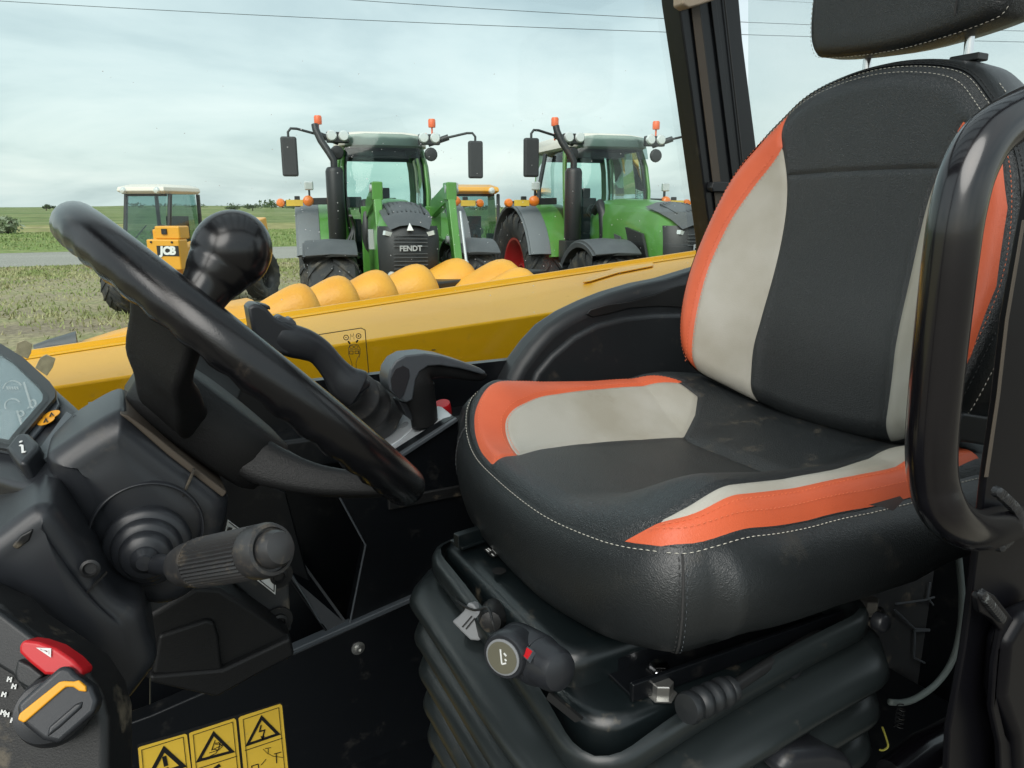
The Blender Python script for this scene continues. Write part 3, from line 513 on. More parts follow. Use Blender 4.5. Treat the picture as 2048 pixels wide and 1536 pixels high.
for k, (x_, yt, dz) in enumerate(((150, 688, .02), (230, 664, .10), (330, 638, .15), (430, 612, .17), (500, 600, .16), (512, 604, .05))):
    p = onp((x_, yt), Y(3.3)); w = .10 + .05 * k; lng.append([p + A([0, -w, -.30]), p + A([0, -w * .8, -.05]), p + A([0, -w * .3, -.005]), p + A([0, w * .3, 0]), p + A([0, w, -.10]), p + A([0, w, -.35])])
build('end_snout', MB().loft(lng, closed=False, cap0=False), mt['snout'], chd, ang=60)
build('snout_hinge', MB().tube([py(70, 700, 3.3), py(100, 693, 3.3), py(155, 688, 3.3)], [.02, .028, .05], 8), mt['dgrey'], chd, ang=60)
a_, b_ = onp((560, 640), Z(1.15)), onp((1080, 570), Z(1.15))
build('header_beam', MB().bar(a_ + FH * .6, b_ + FH * .6, .35, .3).bar(a_ + FH * .6 - A([0, 0, .6]), b_ + FH * .6 - A([0, 0, .6]), .2, .9), mt['blk'], chd, bevel=.03)
# ------------------------------------------------------------------ operator's seat
YC = .76
def sm(t): t = np.clip(t, 0, 1); return t * t * (3 - 2 * t)
def cush(x, w):
    zc = np.interp(x, [.34, .38, .43, .5, .6, .7, .78, .84, .92, 1.05], [-.345, -.318, -.316, -.326, -.342, -.352, -.356, -.347, -.335, -.33])
    a = np.abs(w); B = .066 * sm((a - .09) / .15) - .03 * sm((a - .25) / .05)
    zc = zc - .005 * np.exp(-((x - .779) / .014) ** 2) * (1 - sm((a - .07) / .05))
    return ZC + zc + B * sm((x - .36) / .16) * (1 - .6 * sm((x - .8) / .2))
def back(w, z):
    a = np.abs(w); x = .945 + .11 * (z - 1.77) - .012 * np.exp(-((z - 1.9) / .1) ** 2); g = 1 - .75 * sm((z - 1.85) / .45)
    return x - .075 * g * sm((a - .10) / .14)
def sdf(P, poly):
    poly = np.array(poly, float); a = poly; b = np.roll(poly, -1, 0); d = np.full(len(P), 1e9); ins = np.zeros(len(P), bool)
    for i in range(len(a)):
        ab = b[i] - a[i]; t = np.clip(((P - a[i]) @ ab) / max(ab @ ab, 1e-12), 0, 1); d = np.minimum(d, np.hypot(*(P - a[i] - t[:, None] * ab).T))
        c = ((a[i][1] > P[:, 1]) != (b[i][1] > P[:, 1])); xx = a[i][0] + (P[:, 1] - a[i][1]) / (ab[1] if abs(ab[1]) > 1e-12 else 1e-12) * ab[0]; ins ^= c & (P[:, 0] < xx)
    return np.where(ins, d, -d)
def clip(V, T, s):
    s = np.where(np.abs(s) < 1e-7, 1e-7, s); V = list(map(tuple, V)); cache = {}; inn = []; out = []
    def cut(i, j):
        k = (i, j) if i < j else (j, i)
        if k not in cache:
            t = s[i] / (s[i] - s[j]); cache[k] = len(V); V.append(tuple(A(V[i]) + t * (A(V[j]) - A(V[i]))))
        return cache[k]
    pos = s > 0
    for f in T:
        n = len(f); p = [pos[i] for i in f]
        if all(p): inn.append(f); continue
        if not any(p): out.append(f); continue
        A_ = []; B_ = []
        for k in range(n):
            i, j = f[k], f[(k + 1) % n]
            (A_ if pos[i] else B_).append(i)
            if pos[i] != pos[j]: c = cut(i, j); A_.append(c); B_.append(c)
        if len(A_) > 2: inn.append(tuple(A_))
        if len(B_) > 2: out.append(tuple(B_))
    return np.array(V), inn, out
def compact(V, F):
    used = sorted({i for f in F for i in f}); m = {u: k for k, u in enumerate(used)}; return np.array([V[i] for i in used]), [tuple(m[i] for i in f) for f in F]
def quilt(outline, regions, fn, lo, hi, step, seamd=.0028, seamw=.0035, edge=.012, edger=.03, axis=2, puff=0.0):
    # a padded surface over a closed outline, cut along its seams into separate panels (name, polygon)
    a = np.arange(lo[0], hi[0] + step, step); b = np.arange(lo[1], hi[1] + step, step); AA, BB = np.meshgrid(a, b, indexing='ij'); P = np.column_stack([AA.ravel(), BB.ravel()]); nb = len(b)
    T = [(i * nb + j, (i + 1) * nb + j, (i + 1) * nb + j + 1, i * nb + j + 1) for i in range(len(a) - 1) for j in range(nb - 1)]
    res = []
    V, T, _ = clip(P, T, sdf(P, outline)); rest = T
    for nm, poly in regions:
        s = sdf(V, poly); V, i_, rest = clip(V, rest, s); res.append((nm, i_))
    res.append(('', rest))
    d = np.abs(sdf(V, outline)); din = d.copy()
    for nm, poly in regions: din = np.minimum(din, np.abs(sdf(V, poly)) + (10 * np.maximum(0, np.abs(V[:, 1]) - .135) if nm == 'rear_panel' else 0))
    h = -seamd * np.exp(-(din / seamw) ** 2) + puff * (1 - np.exp(-(din / .02))) - edge * np.clip(1 - d / edger, 0, 1) ** 2
    XYZ = fn(V[:, 0], V[:, 1], h)
    return [(nm,) + compact(XYZ, f) for nm, f in res if f]
seat = thing('operator_seat', 'black operator seat with orange and cream side panels inside the open cab', 'seat', (.75, YC, 1.2))
C_OUT = catmull([(.424, -.270), (.455, -.288), (.53, -.293), (.65, -.285), (.80, -.282), (.98, -.275), (1.06, -.24), (1.07, 0), (1.06, .24), (.98, .27), (.80, .282), (.65, .285), (.55, .278), (.475, .245), (.434, .185), (.410, .10), (.398, .01), (.393, -.08), (.397, -.16), (.405, -.225)], 6)
def cfn(x, w, h): return np.column_stack([x, w + YC, cush(x, w) + h])
far_in = catmull([(.451, .062), (.462, .10), (.474, .140), (.492, .165), (.531, .185), (.587, .204), (.695, .218), (.795, .216), (.85, .205)], 6, False)
far_o = catmull([(.410, .055), (.42, .11), (.437, .165), (.462, .205), (.52, .244), (.62, .262), (.72, .262), (.81, .245), (.86, .208)], 6, False)
cc_far = catmull([(.451, .062), (.50, .088), (.56, .105), (.62, .112), (.70, .112), (.778, .106)], 6, False)
mir = lambda l: [A([p[0], -p[1]]) for p in l]
near_in = catmull([(.396, -.212), (.426, -.246), (.463, -.266), (.523, -.266), (.606, -.262), (.696, -.256), (.777, -.254), (.86, -.24), (.93, -.22)], 6, False)
near_o = catmull([(.396, -.212), (.410, -.246), (.448, -.281), (.53, -.288), (.65, -.281), (.80, -.278), (.93, -.264)], 6, False)
cc_near = catmull([(.424, -.246), (.445, -.254), (.48, -.258), (.56, -.252), (.62, -.244), (.70, -.234), (.778, -.215)], 6, False)
regs = [('orange_panel', far_o + far_in[::-1]), ('cream_panel', far_in + [A([.862, .17]), A([.83, .139])] + cc_far[::-1]),
        ('orange_panel', near_o + near_in[::-1]), ('cream_panel', near_in + [A([.93, -.205]), A([.85, -.200])] + cc_near[::-1]),
        ('rear_panel', [A([.778, -.32]), A([.778, -.215]), A([.775, 0]), A([.778, .106]), A([.83, .139]), A([.862, .17]), A([.86, .32]), A([1.2, .32]), A([1.2, -.32])])]
parts_c = quilt(C_OUT, regs, cfn, (.38, -.30), (1.08, .30), .0036, edge=.014, edger=.022)
cushion = build('cushion', parts_c[-1][1:], mt['leather'], seat, ang=180)
for nm, V, F in parts_c[:-1]:
    build(nm, (V, F), {'orange_panel': mt['orange'], 'cream_panel': mt['cream'], 'rear_panel': mt['leather_dusty']}[nm], cushion, ang=180)
def skirt(outline, top, side, prof, name, mat, parent):
    O = [A(p) for p in outline]; n = len(O); loops = []
    Nn = []
    area = sum(O[i][0] * O[(i + 1) % n][1] - O[(i + 1) % n][0] * O[i][1] for i in range(n)); sg = 1 if area > 0 else -1
    for i in range(n):
        t = nrm(O[(i + 1) % n] - O[i - 1]); Nn.append(A([t[1], -t[0]]) * sg)
    for (o_, d_) in prof: loops.append([side(O[i] + Nn[i] * (o_ if O[i][0] > .47 else o_ * .55), top(O[i]), d_, O[i]) for i in range(n)])
    return build(name, MB().loft(loops, cap1=True), mat, parent, ang=80), loops
SK = [(-.004, -.010), (.001, -.0145), (.010, -.021), (.021, -.034), (.028, -.052), (.030, -.070), (.026, -.088), (.017, -.104), (.003, -.116), (-.02, -.124), (-.05, -.128)]
dn = lambda q, z, d, o: A([q[0], q[1] + YC, z + d * (1.0 if o[0] < .8 else 1.0)])
side_skirt, sk_l = skirt(C_OUT, lambda p: float(cush(p[0], p[1])), dn, SK, 'side_skirt', mt['leather_side'], seat)
def stitches(path, up, mat, parent, ln=.0042, gap=.0028, w=.0011, name='stitching', lift=.0006):
    P = [A(p) for p in path]; seg = [0]
    for i in range(1, len(P)): seg.append(seg[-1] + np.linalg.norm(P[i] - P[i - 1]))
    seg = A(seg); Pm = A(P); f = lambda s: A([np.interp(s, seg, Pm[:, k]) for k in range(3)]); m = MB(); s = gap
    while s + ln < seg[-1]:
        a, c = f(s), f(s + ln); u = up((a + c) / 2) if callable(up) else A(up); a = a + u * lift; c = c + u * lift; mid = (a + c) / 2 + u * .0006
        m.tube([a, mid, c], [w * .4, w * .62, w * .4], 5, flat=.7); s += ln + gap
    return build(name, m, mat, parent, ang=180)
def on_c(pl, d=0.0): return [cfn(A([p[0]]), A([p[1]]), A([-.001]))[0] for p in pl]
def offs(pl, d):
    P = [A(p) for p in pl]; o = []
    for i in range(len(P)):
        t = nrm(P[min(i + 1, len(P) - 1)] - P[max(i - 1, 0)]); o.append(P[i] + A([-t[1], t[0]]) * d)
    return o
sk_ring = [((l1 + l2) / 2) for l1, l2 in zip(sk_l[2], sk_l[3])]
def upc(p): v = p - A([.75, YC, 1.66]); v[2] *= 2.2; return nrm(v)
stitches(sk_l[1] + [sk_l[1][0]], upc, mt['thread_w'], side_skirt)
for pl, d, mm in ((far_in, .006, 'thread_o'), (far_in, -.003, 'thread_o'), (far_o, -.006, 'thread_o'), (near_in[7:], -.006, 'thread_o'), (near_o[7:], .006, 'thread_o')):
    stitches(on_c(offs(pl, d)), (0, 0, 1), mt[mm], cushion, ln=.0035, gap=.003, w=.0008)
# vertical corner seams of the side band
nC = len(C_OUT); ci = min(range(nC), key=lambda i: np.hypot(C_OUT[i][0] - .435, C_OUT[i][1] + .279)); cj = min(range(nC), key=lambda i: np.hypot(C_OUT[i][0] - .434, C_OUT[i][1] - .185))
for c_ in (ci, cj):
    pth = [l[c_] for l in sk_l[1:-1]]; un = nrm(sk_l[5][c_] - sk_l[0][c_] - A([0, 0, (sk_l[5][c_] - sk_l[0][c_])[2]]))
    build('seam', MB().tube([p + un * .0002 for p in pth], .0013, 6), mt['thread_k'], side_skirt, ang=180)
    for s_ in (-1, 1): stitches([p + A([-un[1], un[0], 0]) * .0035 * s_ for p in pth], un, mt['thread_k'] if s_ < 0 else mt['greysoft'], side_skirt, ln=.004, gap=.003, w=.0008)
# care label
q = py(1740, 993, .452); build('care_label', MB().add([py(1737, 1010, .443), py(1800, 992, .443), py(1808, 1000, .434), py(1786, 1022, .428), py(1770, 1015, .432)], [(0, 1, 2, 3, 4)]), mt['blk'], side_skirt)
# backrest
hb = [(0, 1.762), (.07, 1.765), (.125, 1.774), (.175, 1.798), (.220, 1.824), (.248, 1.862), (.266, 1.935), (.272, 2.01), (.259, 2.087), (.234, 2.155), (.198, 2.206), (.168, 2.240), (.128, 2.275), (.07, 2.293)]
B_OUT = catmull([A(p) for p in hb] + [A([0, 2.30])] + [A([-p[0], p[1]]) for p in hb[:0:-1]], 6)
def bfn(w, z, h): return np.column_stack([back(w, z) - h, w + YC, z])
b_or = catmull([(.214, 1.815), (.212, 1.86), (.214, 1.92), (.217, 1.98), (.215, 2.021), (.203, 2.08), (.180, 2.132), (.156, 2.172), (.144, 2.196)], 6, False)
b_cc = catmull([(.124, 1.755), (.127, 1.80), (.128, 1.866), (.123, 1.918), (.119, 1.992), (.118, 2.065), (.121, 2.112), (.129, 2.152), (.144, 2.196)], 6, False)
mw = lambda l: [A([-p[0], p[1]]) for p in l]
orp = b_or + [A([.150, 2.215]), A([.160, 2.26]), A([.3, 2.26]), A([.3, 1.80])]
crp = b_cc + b_or[::-1] + [A([.214, 1.75])]
cnp = [A([-.123, 1.70]), A([.123, 1.70])] + [p for p in b_cc if p[1] < 2.150] + [A([.128, 2.151]), A([.05, 2.153]), A([-.05, 2.153]), A([-.128, 2.151])] + mw([p for p in b_cc if p[1] < 2.150])[::-1]
b_or_near = mw(b_or) + [A([-.150, 2.208]), A([-.212, 2.170]), A([-.242, 2.10]), A([-.259, 2.01]), A([-.256, 1.93]), A([-.241, 1.845]), A([-.224, 1.815])]
bregs = [('orange_panel', orp), ('cream_panel', crp), ('orange_panel', b_or_near), ('cream_panel', mw(crp)), ('centre_panel', cnp)]
parts_b = quilt(B_OUT, bregs, bfn, (-.28, 1.75), (.28, 2.31), .0036, edge=.02, edger=.035)
backrest = build('backrest', parts_b[-1][1:], mt['leather'], seat, ang=180)
for nm, V, F in parts_b[:-1]: build(nm, (V, F), mt[{'orange_panel': 'orange', 'cream_panel': 'cream', 'centre_panel': 'leather'}[nm]], backrest, ang=180)
bd = lambda q, x, d, o: A([x - d, q[0] + YC, q[1]])
SB = [(-.002, -.017), (.002, -.0215), (.008, -.027), (.014, -.042), (.017, -.07), (.014, -.10), (.002, -.125), (-.03, -.14), (-.08, -.145)]
bskirt, bl = skirt(B_OUT, lambda p: float(back(p[0], p[1])), bd, SB, 'back_cover', mt['leather_side'], seat)
upb = lambda p: nrm(A([-.12, (p[1] - YC) * .4, (p[2] - 2.03) * .4]))
stitches([p for p in bl[1]], upb, mt['thread_k'], bskirt, w=.001)
on_b = lambda pl: [bfn(A([p[0]]), A([p[1]]), A([.0]))[0] for p in pl]
inner = [A([p[0] * .955, 2.03 + (p[1] - 2.03) * .955]) for p in B_OUT if p[1] > 2.215]
stitches([p + A([.006, 0, 0]) for p in on_b(inner)], (-1, 0, 0), mt['thread_w'], backrest, w=.0009)
inner2 = [A([p[0] * .985, 2.03 + (p[1] - 2.03) * .985]) for p in B_OUT if p[1] > 2.20]
stitches([p + A([.016, 0, 0]) for p in on_b(inner2)], (-1, 0, 0), mt['thread_w'], backrest, w=.0009)
for s_ in (1, -1):
    for dd in (.006, -.004): stitches(on_b([A([p[0] * s_ + dd * s_, p[1]]) for p in b_or if 1.83 < p[1] < 2.19]), (-1, 0, 0), mt['thread_o'], backrest, ln=.0035, gap=.003, w=.0008)
    stitches([p + A([.012, 0, 0]) for p in on_b([A([(p[0]) * .965 * (1 if True else 1), p[1]]) for p in B_OUT if 1.83 < p[1] < 2.22 and p[0] * s_ > 0])], (-1, 0, 0), mt['thread_o'], backrest, ln=.0035, gap=.003, w=.0008)
stitches([bl[3][i] for i in range(len(B_OUT)) if B_OUT[i][0] < -.15 and B_OUT[i][1] > 1.83], (-.5, -.85, 0), mt['thread_w'], bskirt, w=.0011)
# headrest with its two posts
hx = 1.035
def hl_(x, k, dz=0): return [A([x, YC + y_ * k * 1.01 - .004, 2.446 + z_ * k + dz - y_ * .01]) for y_, z_ in catmull([(-.150, -.095), (-.12, -.112), (0, -.122), (.12, -.112), (.150, -.095), (.158, -.04), (.150, .07), (.12, .095), (0, .10), (-.12, .095), (-.150, .07), (-.158, -.04)], 5)]
headrest = build('headrest', MB().loft([hl_(hx - .002, .72), hl_(hx - .004, .88), hl_(hx + .002, .965), hl_(hx + .014, 1.0), hl_(hx + .05, 1.0), hl_(hx + .085, .985, .004), hl_(hx + .105, .93, .01), hl_(hx + .112, .75, .01)], cap0=True, cap1=True), mt['leather'], seat, ang=80)
ring_ = hl_(hx + .009, 1.004); stitches([p for p in ring_], (-1, 0, 0), mt['thread_w'], headrest, w=.001)
for dy in (-.098, -.088): stitches([A([hx - .003 + (.0 if z_ > 2.37 else .006), YC + dy, z_]) for z_ in np.linspace(2.352, 2.54, 12)], (-1, 0, 0), mt['thread_w'], headrest, w=.0009)
build('seam', MB().tube([A([hx - .004, YC - .093, z_]) for z_ in np.linspace(2.35, 2.54, 8)], .0012, 6), mt['thread_k'], headrest)
for dy in (.075, -.085):
    po = build('headrest_post', MB().tube([(hx + .052, YC + dy, 2.24), (hx + .045, YC + dy, 2.42)], .0062, 16), mt['chrome'], seat, ang=60)
    build('collar', MB().lathe((hx + .052, YC + dy, 2.288), (0, 0, 1), [(.02, 0), (.02, .008), (.014, .013)], 16) if dy > 0 else MB().box((hx + .052, YC + dy, 2.302), (.024, .042, .010)), mt['blk'], po, bevel=.002)
# black gusset behind the cushion and the seat's rear recliner parts
build('back_gusset', MB().prism([py(1930, 826, .50), py(2010, 840, .50), py(1992, 880, .50), py(1975, 892, .50), py(1925, 884, .50), py(1905, 900, .50), py(1880, 905, .50)], (.0, .03, 0)), mt['satin2'], seat, bevel=.004)
build('recliner_bracket', MB().box((.93, YC - .22, 1.70), (.10, .03, .12)).box((.98, YC + .24, 1.72), (.09, .03, .16)).box((1.03, YC, 1.72), (.04, .5, .10)), mt['blk'], seat, bevel=.006)
# seat pan, tray and suspension bellows
def rrect(x0, x1, y0, y1, r, z, n=5):
    L = []
    for cx_, cy_, a0 in ((x1 - r, y1 - r, 0), (x0 + r, y1 - r, 90), (x0 + r, y0 + r, 180), (x1 - r, y0 + r, 270)):
        for k in range(n + 1): a = R(a0 + 90 * k / n); L.append(A([cx_ + r * math.cos(a), cy_ + r * math.sin(a), z]))
    return L
def zl(x0, x1, y0, y1, r, zs, ins): return [rrect(x0 + i, x1 - i, y0 + i, y1 - i, max(r - i * .5, .01), z) for z, i in zip(zs, ins)]
tilt = lambda L, k, x0=.36: [[p + A([0, 0, k * (p[0] - x0)]) for p in l] for l in L]
pan = build('seat_pan', MB().loft(zl(.352, .86, .548, .868, .032, (1.615, 1.645, 1.656, 1.661, 1.663), (0, 0, .003, .010, .018)), cap1=True), mt['pan'], seat, ang=60)
build('raised_rib', MB().loft(zl(.40, .80, .60, .83, .03, (1.662, 1.666, 1.669), (0, .006, .014)), cap1=True), mt['pan'], pan, ang=60)
build('hole', MB().lathe(onp((998, 1142), Z(1.6693)), (0, 0, 1), [(.0085, 0), (.0085, .0006)], 20), mt['decal_k'], pan)
for q in ((905, 1162), (931, 1178)): build('slot', MB().lathe(onp(q, X(.3515)), (-1, 0, 0), [(.007, 0), (.007, .0008)], 14), mt['decal_k'], pan)
build('cross_rail', MB().bar(onp((912, 1082), Z(1.68)), onp((1010, 1050), Z(1.68)), .012, .018).bar(onp((912, 1090), Z(1.672)), onp((1010, 1058), Z(1.672)), .03, .004), mt['pan'], seat, bevel=.001)
tray = build('seat_tray', MB().loft(zl(.350, .76, .488, .90, .045, (1.545, 1.612, 1.621, 1.625), (0, 0, .004, .012)), cap1=True), mt['pan'], seat, ang=60)
x0, x1, y0, y1 = .324, .735, .458, .872
def bloop(z, ins):
    # accordion fold: the folds sag and flatten towards the near front corner, as heavy rubber does
    L = rrect(x0, x1, y0, y1, .055, 0, 7); c = A([(x0 + x1) / 2, (y0 + y1) / 2]); out = []
    # finer points along the sides
    P = []
    for k in range(len(L)):
        a, b = L[k], L[(k + 1) % len(L)]; m_ = max(1, int(np.linalg.norm(b - a) / .02)); P += [a + (b - a) * q / m_ for q in range(m_)]
    for p in P:
        dc = np.hypot(p[0] - x0, p[1] - y0); w = math.exp(-(dc / .085) ** 2); nx = sum((math.copysign(1, p[0] - c[0]) if abs(abs(p[0] - c[0]) - (x1 - x0) / 2) < .02 else 0,)); ny = math.copysign(1, p[1] - c[1]) if abs(abs(p[1] - c[1]) - (y1 - y0) / 2) < .02 else 0
        nn = A([nx, ny]); nn = nn / max(np.linalg.norm(nn), 1e-6); o_ = -ins * (1 - .55 * w)
        out.append(A([p[0] + nn[0] * o_, p[1] + nn[1] * o_, z - .012 * w - .045 * math.exp(-(dc / .26) ** 2)]))
    return out
prof = [(1.664, .016), (1.662, .008), (1.655, .003), (1.640, .003), (1.634, .010), (1.631, .024)]
for k in range(7):
    z0 = 1.630 - k * .053
    for dz, o_ in ((-.001, .027), (-.005, .006), (-.011, -.014), (-.018, -.026), (-.027, -.030), (-.035, -.026), (-.042, -.010), (-.047, .014), (-.0505, .028)): prof.append((z0 + dz, o_ + .012 * k * .4))
build('suspension_bellows', MB().loft([bloop(z, i) for z, i in prof]), mt['rubber'], seat, ang=70)
for q in ((1590, 1338), (1768, 1247), (1435, 1420)): build('tray_screw', MB().lathe(py(*q, y0 + .012), (0, -1, .1), [(.011, -.01), (.011, .0), (.008, .0035), (.001, .004)], 16), mt['satin'], seat, ang=50)
build('suspension_base', MB().box(((x0 + x1) / 2, (y0 + y1) / 2, 1.235), (.36, .36, .03)), mt['panel'], seat, bevel=.01)
# slide rail, hex bolts
rl_a, rl_b = onp((1262, 1385), Z(1.636)), onp((1450, 1318), Z(1.636)); dr = nrm(rl_b - rl_a)
rail = build('slide_rail', MB().bar(rl_a, rl_a + dr * .30, .006, .020).bar(rl_a + A([.006, .045, .0]), rl_a + A([.006, .045, 0]) + dr * .28, .006, .020).bar(rl_a + A([.003, .022, -.008]), rl_a + A([.003, .022, -.008]) + dr * .28, .042, .004), mt['panel'], seat, bevel=.0015)
def hexb(p, ax, r, h, name='hex_bolt', mat='steel', par=seat): return build(name, MB().lathe(p, ax, [(r * 1.35, 0), (r * 1.35, .0015), (r, .0017), (r, h), (r * .9, h + .0008)], 6), mt[mat], par, ang=30)
hexb(onp((1322, 1388), Z(1.625)), (0, 0, 1), .012, .014); hexb(onp((1318, 1338), Z(1.630)), (0, 0, 1), .010, .006, mat='chrome'); hexb(onp((1735, 1222), Z(1.626)), (0, 0, 1), .012, .016)
# grey height lever
lev = prism_px('height_lever', [(902, 1243), (915, 1233), (926, 1222), (936, 1204), (946, 1208), (956, 1222), (975, 1240), (977, 1258), (972, 1275), (955, 1282), (940, 1281), (920, 1262)], ((.325, .66, 1.57), (-.75, -.55, .35)), .018, mt['greyplastic'], seat, bevel=.003)
pll = ((.3235, .66, 1.5705), (-.75, -.55, .35)); LN = nrm(pll[1])
sl = MB()
for a, b in (((925, 1254), (944, 1232)), ((932, 1258), (950, 1236))): sl.ribbon([onp(a, pll), onp(b, pll)], .0016, LN)
build('slot', sl, mt['decal_k'], lev)
build('pivot', MB().lathe(onp((985, 1235), ((.335, .64, 1.57), (-.75, -.55, .35))), (-.55, -.8, .2), [(.016, -.02), (.016, .004), (.012, .010), (.012, .016), (.006, .018)], 14), mt['dusty'], lev, ang=40)
build('lever_wire', MB().tube(catmull([onp((908, 1183), X(.336)), onp((918, 1205), X(.322)), onp((948, 1220), X(.322)), onp((975, 1216), X(.33)), onp((986, 1245), X(.325)), onp((995, 1275), X(.33))], 6, False), .0016, 6), mt['blk'], lev)
# weight adjuster: barrel with gauge disc, red window and turned end knob
wa = onp((1034, 1296), X(.314)); wb = wa + A([.010, -.068, .010]); wax = nrm(wb - wa)
adj = build('weight_adjuster', MB().lathe(wa, wax, [(.020, -.012), (.0235, -.008), (.0245, 0), (.0245, .034), (.0225, .037), (.0235, .040), (.0215, .045), (.0205, .060), (.0175, .067), (.011, .070), (.001, .071)], 32), mt['satin'], seat, ang=40)
gax = nrm((-.80, -.52, .10)); gp = onp((1006, 1314), X(.284))
build('boss', MB().lathe(gp, gax, [(.019, -.030), (.0225, -.012), (.0225, -.003), (.0205, 0)], 28), mt['satin'], adj, ang=40)
build('gauge_disc', MB().lathe(gp, gax, [(.0175, -.001), (.0175, .0012), (.016, .0016)], 28), mt['greyplastic'], adj, ang=40)
build('gauge_face', MB().lathe(gp + gax * .0017, gax, [(.0155, 0), (.0155, .0004)], 28), M('olive_gauge_face', (.13, .125, .09), .4), adj)
gpl = (gp + gax * .0022, gax); gm = MB()
for pth in ([(1001, 1298), (1004, 1328)], [(1004, 1328), (1013, 1326)], [(1008, 1306), (1013, 1312)], [(1010, 1318), (1013, 1322)]): gm.ribbon([onp(p, gpl) for p in pth], .0014, gax)
build('gauge_mark', gm, mt['white'], adj)
pm = wa + wax * .028; rwn = CAM - pm + A([0, 0, .25]); rwn = nrm(rwn - wax * (rwn @ wax)); rc = pm + rwn * .0252
build('window_frame', MB().prism([onp(p, (rc, rwn)) for p in ((1041, 1309), (1053, 1291), (1067, 1301), (1056, 1322))], -rwn * .004), mt['greysoft'], adj)
build('red_window', MB().prism([onp(p, (rc + rwn * .0008, rwn)) for p in ((1044, 1309), (1054, 1295), (1064, 1302), (1054, 1318))], -rwn * .004), mt['red'], adj)
# long adjusting rod with a ribbed grip
r0, r1, r2 = py(1640, 1268, .50), py(1462, 1378, .455), py(1372, 1418, .445); dd = nrm(r2 - r1)
rod = build('adjusting_rod', MB().tube(catmull([py(1760, 1222, .56), py(1690, 1250, .53), r0, (r0 + r1) / 2 + A([0, 0, .002]), r1], 6, False), .0062, 12), mt['blk'], seat, ang=60)
L_ = np.linalg.norm(r2 - r1); pr = [(.008, -.002), (.0125, 0), (.0125, .006)]
for k in range(3):
    s0 = .006 + k * (L_ - .02) / 3; w_ = (L_ - .02) / 3; pr += [(.0115, s0 + w_ * .08), (.0145, s0 + w_ * .3), (.0150, s0 + w_ * .55), (.0140, s0 + w_ * .8), (.0112, s0 + w_ * .98)]
pr += [(.0140, L_ - .010), (.0150, L_ - .004), (.0135, L_), (.001, L_ + .0015)]
build('grip', MB().lathe(r1, dd, pr, 22), mt['satin2'], rod, ang=60)
# pan label
pz_ = Z(1.6686); lb = build('label_plate', MB().prism([onp(p, Z(1.6694)) for p in ((966, 1098), (1010, 1088), (1026, 1104), (984, 1115))], (0, 0, .0004)), mt['decal_k'], pan)
lm = MB()
for pth in ([(972, 1099), (978, 1104)], [(983, 1108), (988, 1112)], [(976, 1097), (982, 1102)], [(1001, 1092), (1008, 1098)], [(1005, 1092), (1012, 1099)], [(1010, 1094), (1018, 1102)], [(985, 1098), (998, 1095), (1005, 1103), (992, 1107), (985, 1098)], [(990, 1100), (998, 1101)], [(992, 1103), (1000, 1100)]): lm.ribbon([onp(p, Z(1.67)) for p in pth], .0013, (0, 0, 1))
build('label_print', lm, mt['white'], pan)
build('suspension_strap', MB().prism([onp(p, ((.33, .5, 1.5), (-.6, -.8, 0))) for p in ((1098, 1385), (1165, 1440), (1150, 1445), (1092, 1398))], (.003, .003, 0)), mt['dusty'], seat)
# seat-belt buckle
bk = thing('seat_belt_buckle', 'black seat-belt buckle with a red release button between cushion and backrest', 'buckle', tuple(py(1365, 790, 1.05)))
bp_ = ((.0, 1.055, 0), (0, -1, 0)); build('buckle_body', MB().prism([py(*p, 1.05) for p in ((1350, 772), (1362, 758), (1378, 764), (1392, 776), (1385, 815), (1345, 800))], (.0, .03, 0)), mt['satin'], bk, bevel=.004)
build('release_button', MB().prism([py(*p, 1.044) for p in ((1331, 778), (1340, 762), (1360, 760), (1366, 765), (1348, 790))], (.0, .02, 0)), mt['red'], bk, bevel=.002)
def dome(name, pts, y, depth, mat, par, r=.02, inflate=.006):
    # thick cover with a generously rounded rim and a slightly domed near face
    P = [py(*p, y) for p in pts]; P = [P[i] * .82 + (P[i - 1] + P[(i + 1) % len(P)]) * .09 for i in range(len(P))] ; P = catmull(P, 5); n = len(P); c = sum(P) / n; loops = []
    def inset(d):
        out = []
        for i in range(n):
            t = nrm(P[(i + 2) % n] - P[i - 2]); nn = A([-t[2], 0, t[0]]); nn = nn if nn @ (c - P[i]) > 0 else -nn; out.append(P[i] + nn * d)
        return out
    loops.append([p + A([0, depth, 0]) for p in P]); loops.append([p + A([0, r, 0]) for p in P])
    for k in range(1, 7):
        a = k / 6 * math.pi / 2
        q_ = inset(r * (1 - math.cos(a)))
    #
        for _ in range(2 * k): q_ = [q_[i] * .5 + (q_[i - 1] + q_[(i + 1) % n]) * .25 for i in range(n)]
        loops.append([p + A([0, r * (1 - math.sin(a)), 0]) for p in q_])
    base = loops[-1]
    for q, f in enumerate((.9, .8, .65, .5, .35, .2, .08, .01)):
        for _ in range(14): base = [base[i] * .5 + (base[i - 1] + base[(i + 1) % n]) * .25 for i in range(n)]
        cb = sum(base) / n; loops.append([c + (p - cb) * f * (1 + .05 * q) + A([0, -inflate * (1 - f * f), 0]) for p in base])
    return build(name, MB().loft(loops, cap1=True), mt[mat], par, ang=180)
